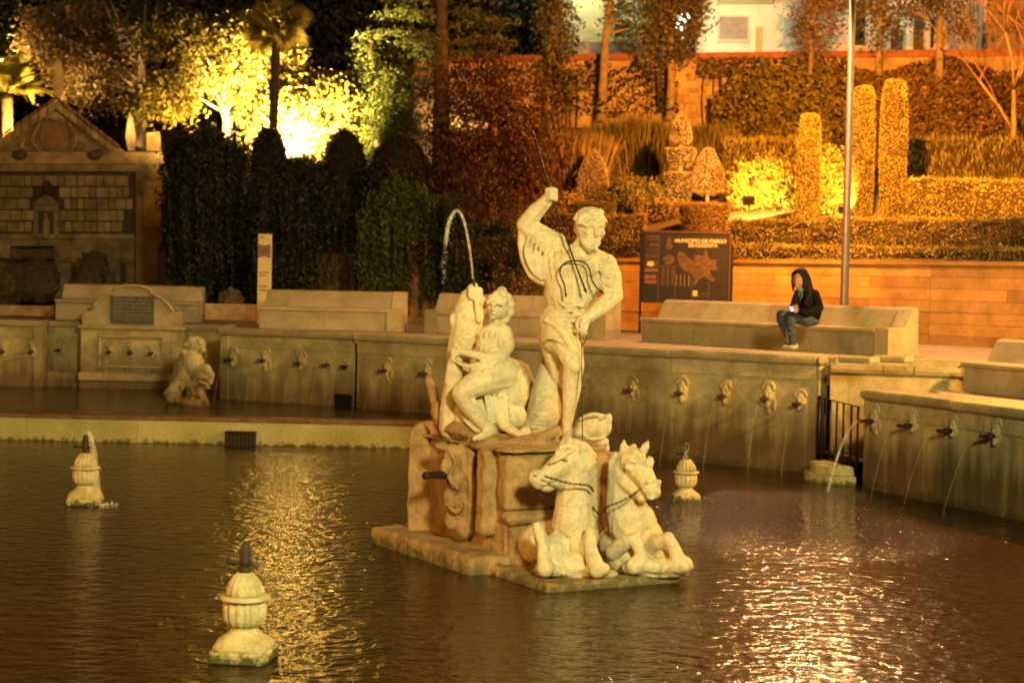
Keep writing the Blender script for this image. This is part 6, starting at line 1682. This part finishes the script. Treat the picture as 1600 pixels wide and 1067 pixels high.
# ================================================================== houses above the wall
def hz(px, py, Y): q = pt(px, py, Y); return q
def house(name, label, px0, px1, Y, mat, ytop=-120):
    a, b = pt(px0, 60, Y), pt(px1, 60, Y - .4); zt = pt(px0, ytop, Y).z
    root = thing(name, label, 'house', (a.x, a.y, UWT - .25)); MB().prism(xy(a), xy(b), [(0, UWT - .3), (0, zt), (-6, zt), (-6, UWT - .3)]).build('wall', mat, root)
    t = Vector((b.x - a.x, b.y - a.y, 0)).normalized()
    def rect(nm, x0, y0, x1, y1, o0, o1, mt, parent=None, bev=0):
        p, q = on_path([xy(a), xy(b)], x0, 9.5), on_path([xy(a), xy(b)], x1, 9.5); z1, z0 = zsolve(p[0], p[1], y0), zsolve(p[0], p[1], y1); A = Vector((*xy(a), 0))
        return MB().fbox(xy(a), t, (Vector((p[0], p[1], 0)) - A).length, (Vector((q[0], q[1], 0)) - A).length, o0, o1, z0, z1, bev).build(nm, mt, parent or root)
    def window(x0, y0, x1, y1, bars=4, mt='darkglass'):
        w = rect('window', x0, y0, x1, y1, -.05, .02, 'wood'); rect('pane', x0 + 1.5, y0 + 1.5, x1 - 1.5, y1 - 1.5, .022, .03, mt, w)
        for i in range(bars):
            x = x0 + (x1 - x0) * (i + .5) / bars; rect('grille_bar', x - .35, y0 - 1, x + .35, y1 + 1, .08, .10, 'iron', w)
        rect('sill', x0 - 2, y1 + 2.2, x1 + 2, y1 + 4.5, -.02, .12, mat, w)
    return root, rect, window
r1, rect, window = house('house', 'cream-green plastered house behind the pale leaning trunk', 826, 1012, 57.5, 'cream')
window(958, 35, 983, 64, 5); rect('dark_plinth', 830, 68, 1010, 92, .002, .05, 'grey'); rect('balcony_slab', 958, 64.5, 984, 67, .002, .4, 'beige'); rect('door', 1004, 40, 1011, 88, .002, .05, 'wood')
M['downpipe'] = M['iron']; rect('downpipe', 1012, -60, 1015, 88, .0, .12, 'iron')
r2, rect, window = house('house', 'white plastered house with wide shuttered window and overhanging balcony', 1088, 1300, 56.0, 'white')
w = rect('window', 1120, 28, 1168, 66, -.05, .03, 'beige'); rect('shutter', 1122, 30, 1166, 64, .032, .05, 'shutter', w)
for i in range(9): rect('slat', 1122, 31.5 + i * 3.7, 1166, 33.6 + i * 3.7, .052, .06, 'shutter', w)
rect('balcony_slab', 1118, 3, 1206, 11, .002, 1.2, 'cream'); rect('balcony_front', 1140, -26, 1200, 2.6, 1.1, 1.2, 'shutter'); rect('corner_pier', 1088, 30, 1096, 92, .002, .2, 'beige')
rect('meter_box', 1236, 45, 1246, 62, .002, .18, 'grey'); rect('white_post', 1170, 46, 1178, 92, .1, .3, 'white'); rect('window_sill', 1118, 67, 1170, 70, .002, .1, 'beige')
r3, rect, window = house('house', 'dim beige house with arched dark doorway and grilled window', 1302, 1530, 54.5, 'beige')
window(1330, 10, 1350, 74, 4); a_ = [(1422, 80), (1422, 45), (1425, 34), (1432, 26), (1438, 24), (1442, 30), (1442, 80)]
rect('door', 1421, 28, 1441, 84, .002, .04, 'wood'); rect('door_post', 1411, 36, 1422, 84, .05, .5, 'white'); rect('door', 1390, 50, 1410, 84, .002, .04, 'wood'); window(1452, 34, 1458, 78, 2)
for i in range(9): rect('railing_bar', 1490 + i * 5, 0 + (8 - i) * 2, 1491 + i * 5, 50 - i * 4, .3, .33, 'iron')
r4, rect, window = house('house', 'grey-brown house with slanting stair wall at the right', 1534, 1720, 53.0, 'grey'); rect('downpipe', 1535, -60, 1538, 38, .0, .1, 'white'); window(1600, 10, 1630, 50, 4)

# ================================================================== floodlights and lamps in the garden
def flood(label, pos, aim, col, watts, spot, r=.08, point=False):
    root = thing('floodlight', label, 'floodlight', pos - Vector((0, 0, .25))); d = (Vector(aim) - pos).normalized(); u, w = ring_frame(d); rot = Matrix((u, w, d)).transposed()
    MB().tube([pos - Vector((0, 0, .3)), pos - d * .1], .02, 6).build('stake', 'iron', root); MB().box(pos - d * .09, (.26, .2, .1), rot, .02).build('housing', 'iron', root)
    MB().box(pos - d * .034, (.22, .16, .006), rot).build('lens', 'bulb_sodium', root)
    lamp_light('floodlight_lamp', pos + d * .06, col, watts, r, root, spot, Vector(aim))
flood('floodlight on a stake in the blown-out thicket below the fan palm', pt(462, 252, 42.9), pt(452, 178, 45.4), (1, .66, .22), 46000, 96)
flood('floodlight at the foot of the yellow-lit broad tree', pt(300, 240, 43.6), pt(330, 90, 45.6), AMBER, 1500, 130)
g = hill_at(1190, 338); flood('floodlight at the foot of the pale glowing shrub', g + Vector((-.4, -.6, .35)), pt(1195, 250, g.y + 2), (1, .50, .08), 2200, 150)
g = hill_at(1310, 345); flood('floodlight between the shortest column and the lamp post', g + Vector((0, -.5, .3)), pt(1330, 200, g.y + 2), (1, .50, .08), 1500, 140)
flood('floodlight glaring over the dark domes towards the pool', pt(456, 203, 43.0), Vector((0.3, 17, 1.5)), AMBER, 600, 70, .3)
flood('small added floodlight brightening the fan palm crown from behind its trunk', pt(440, 226, 42.6), pt(433, 45, 42.2), AMBER, 2600, 46)  # extra lamp, added to brighten the fan leaves while the trunk stays dark
# lantern by the lit palm
lt = thing('street_lantern', 'glowing street lantern among the lit palm fronds', 'lantern', pt(4, 220, 49.2))
MB().tube([pt(4, 220, 49.2), pt(5, 112, 49.2)], .04, 8).build('pole', 'iron', lt, True); MB().sph(pt(5, 103, 49.2), .2, 14, 10).build('globe', emit('globe_glow', (1, .7, .25), 14), lt, True)
lamp_light('lantern_light', pt(12, 108, 48.7), (1, .62, .16), 700, .15, lt)
flood('added hidden floodlight behind the facade gable brightening the feather palm', pt(34, 232, 47.95), pt(14, 120, 48.6), AMBER, 1500, 120)  # hidden lamp added to light the palm fronds from the front
# pale lamp before the white house
lt = thing('street_lantern', 'pale white lantern glowing through the dense low-crowned tree', 'lantern', pt(1066, 90, 53.5))
MB().tube([pt(1066, 95, 53.6), pt(1066, 52, 53.6)], .05, 8).build('pole', 'iron', lt, True); MB().sph(pt(1066, 34, 53.6), .28, 14, 10).build('globe', emit('pale_globe_glow', (1, .95, .7), 9), lt, True)
lamp_light('pale_lantern_light', pt(1080, 30, 53.2), (.85, 1.0, .72), 520, .2, lt)
for px_, w_, lab in ((905, 380, 'added unseen bracket lamp brightening the cream-green house front'), (1400, 330, 'added unseen bracket lamp brightening the beige house front')):  # unseen lamps above the view, added to make the house fronts glow
    Y_ = 56.6 if px_ < 1000 else 53.4; p_ = pt(px_, -70, Y_); lt = thing('wall_lantern', lab, 'lantern', p_)
    MB().tube(arc(p_ + Vector((0, .8, .1)), p_ + Vector((0, .4, .5)), p_ + Vector((0, 0, .25)), 6), .025, 6).build('bracket', 'iron', lt, True); MB().sph(p_, .2, 12, 8).build('globe', 'bulb_pale', lt, True)
    lamp_light('wall_lantern_light', p_ + Vector((0, -.5, -.3)), (.95, 1.0, .62), w_, .15, lt)
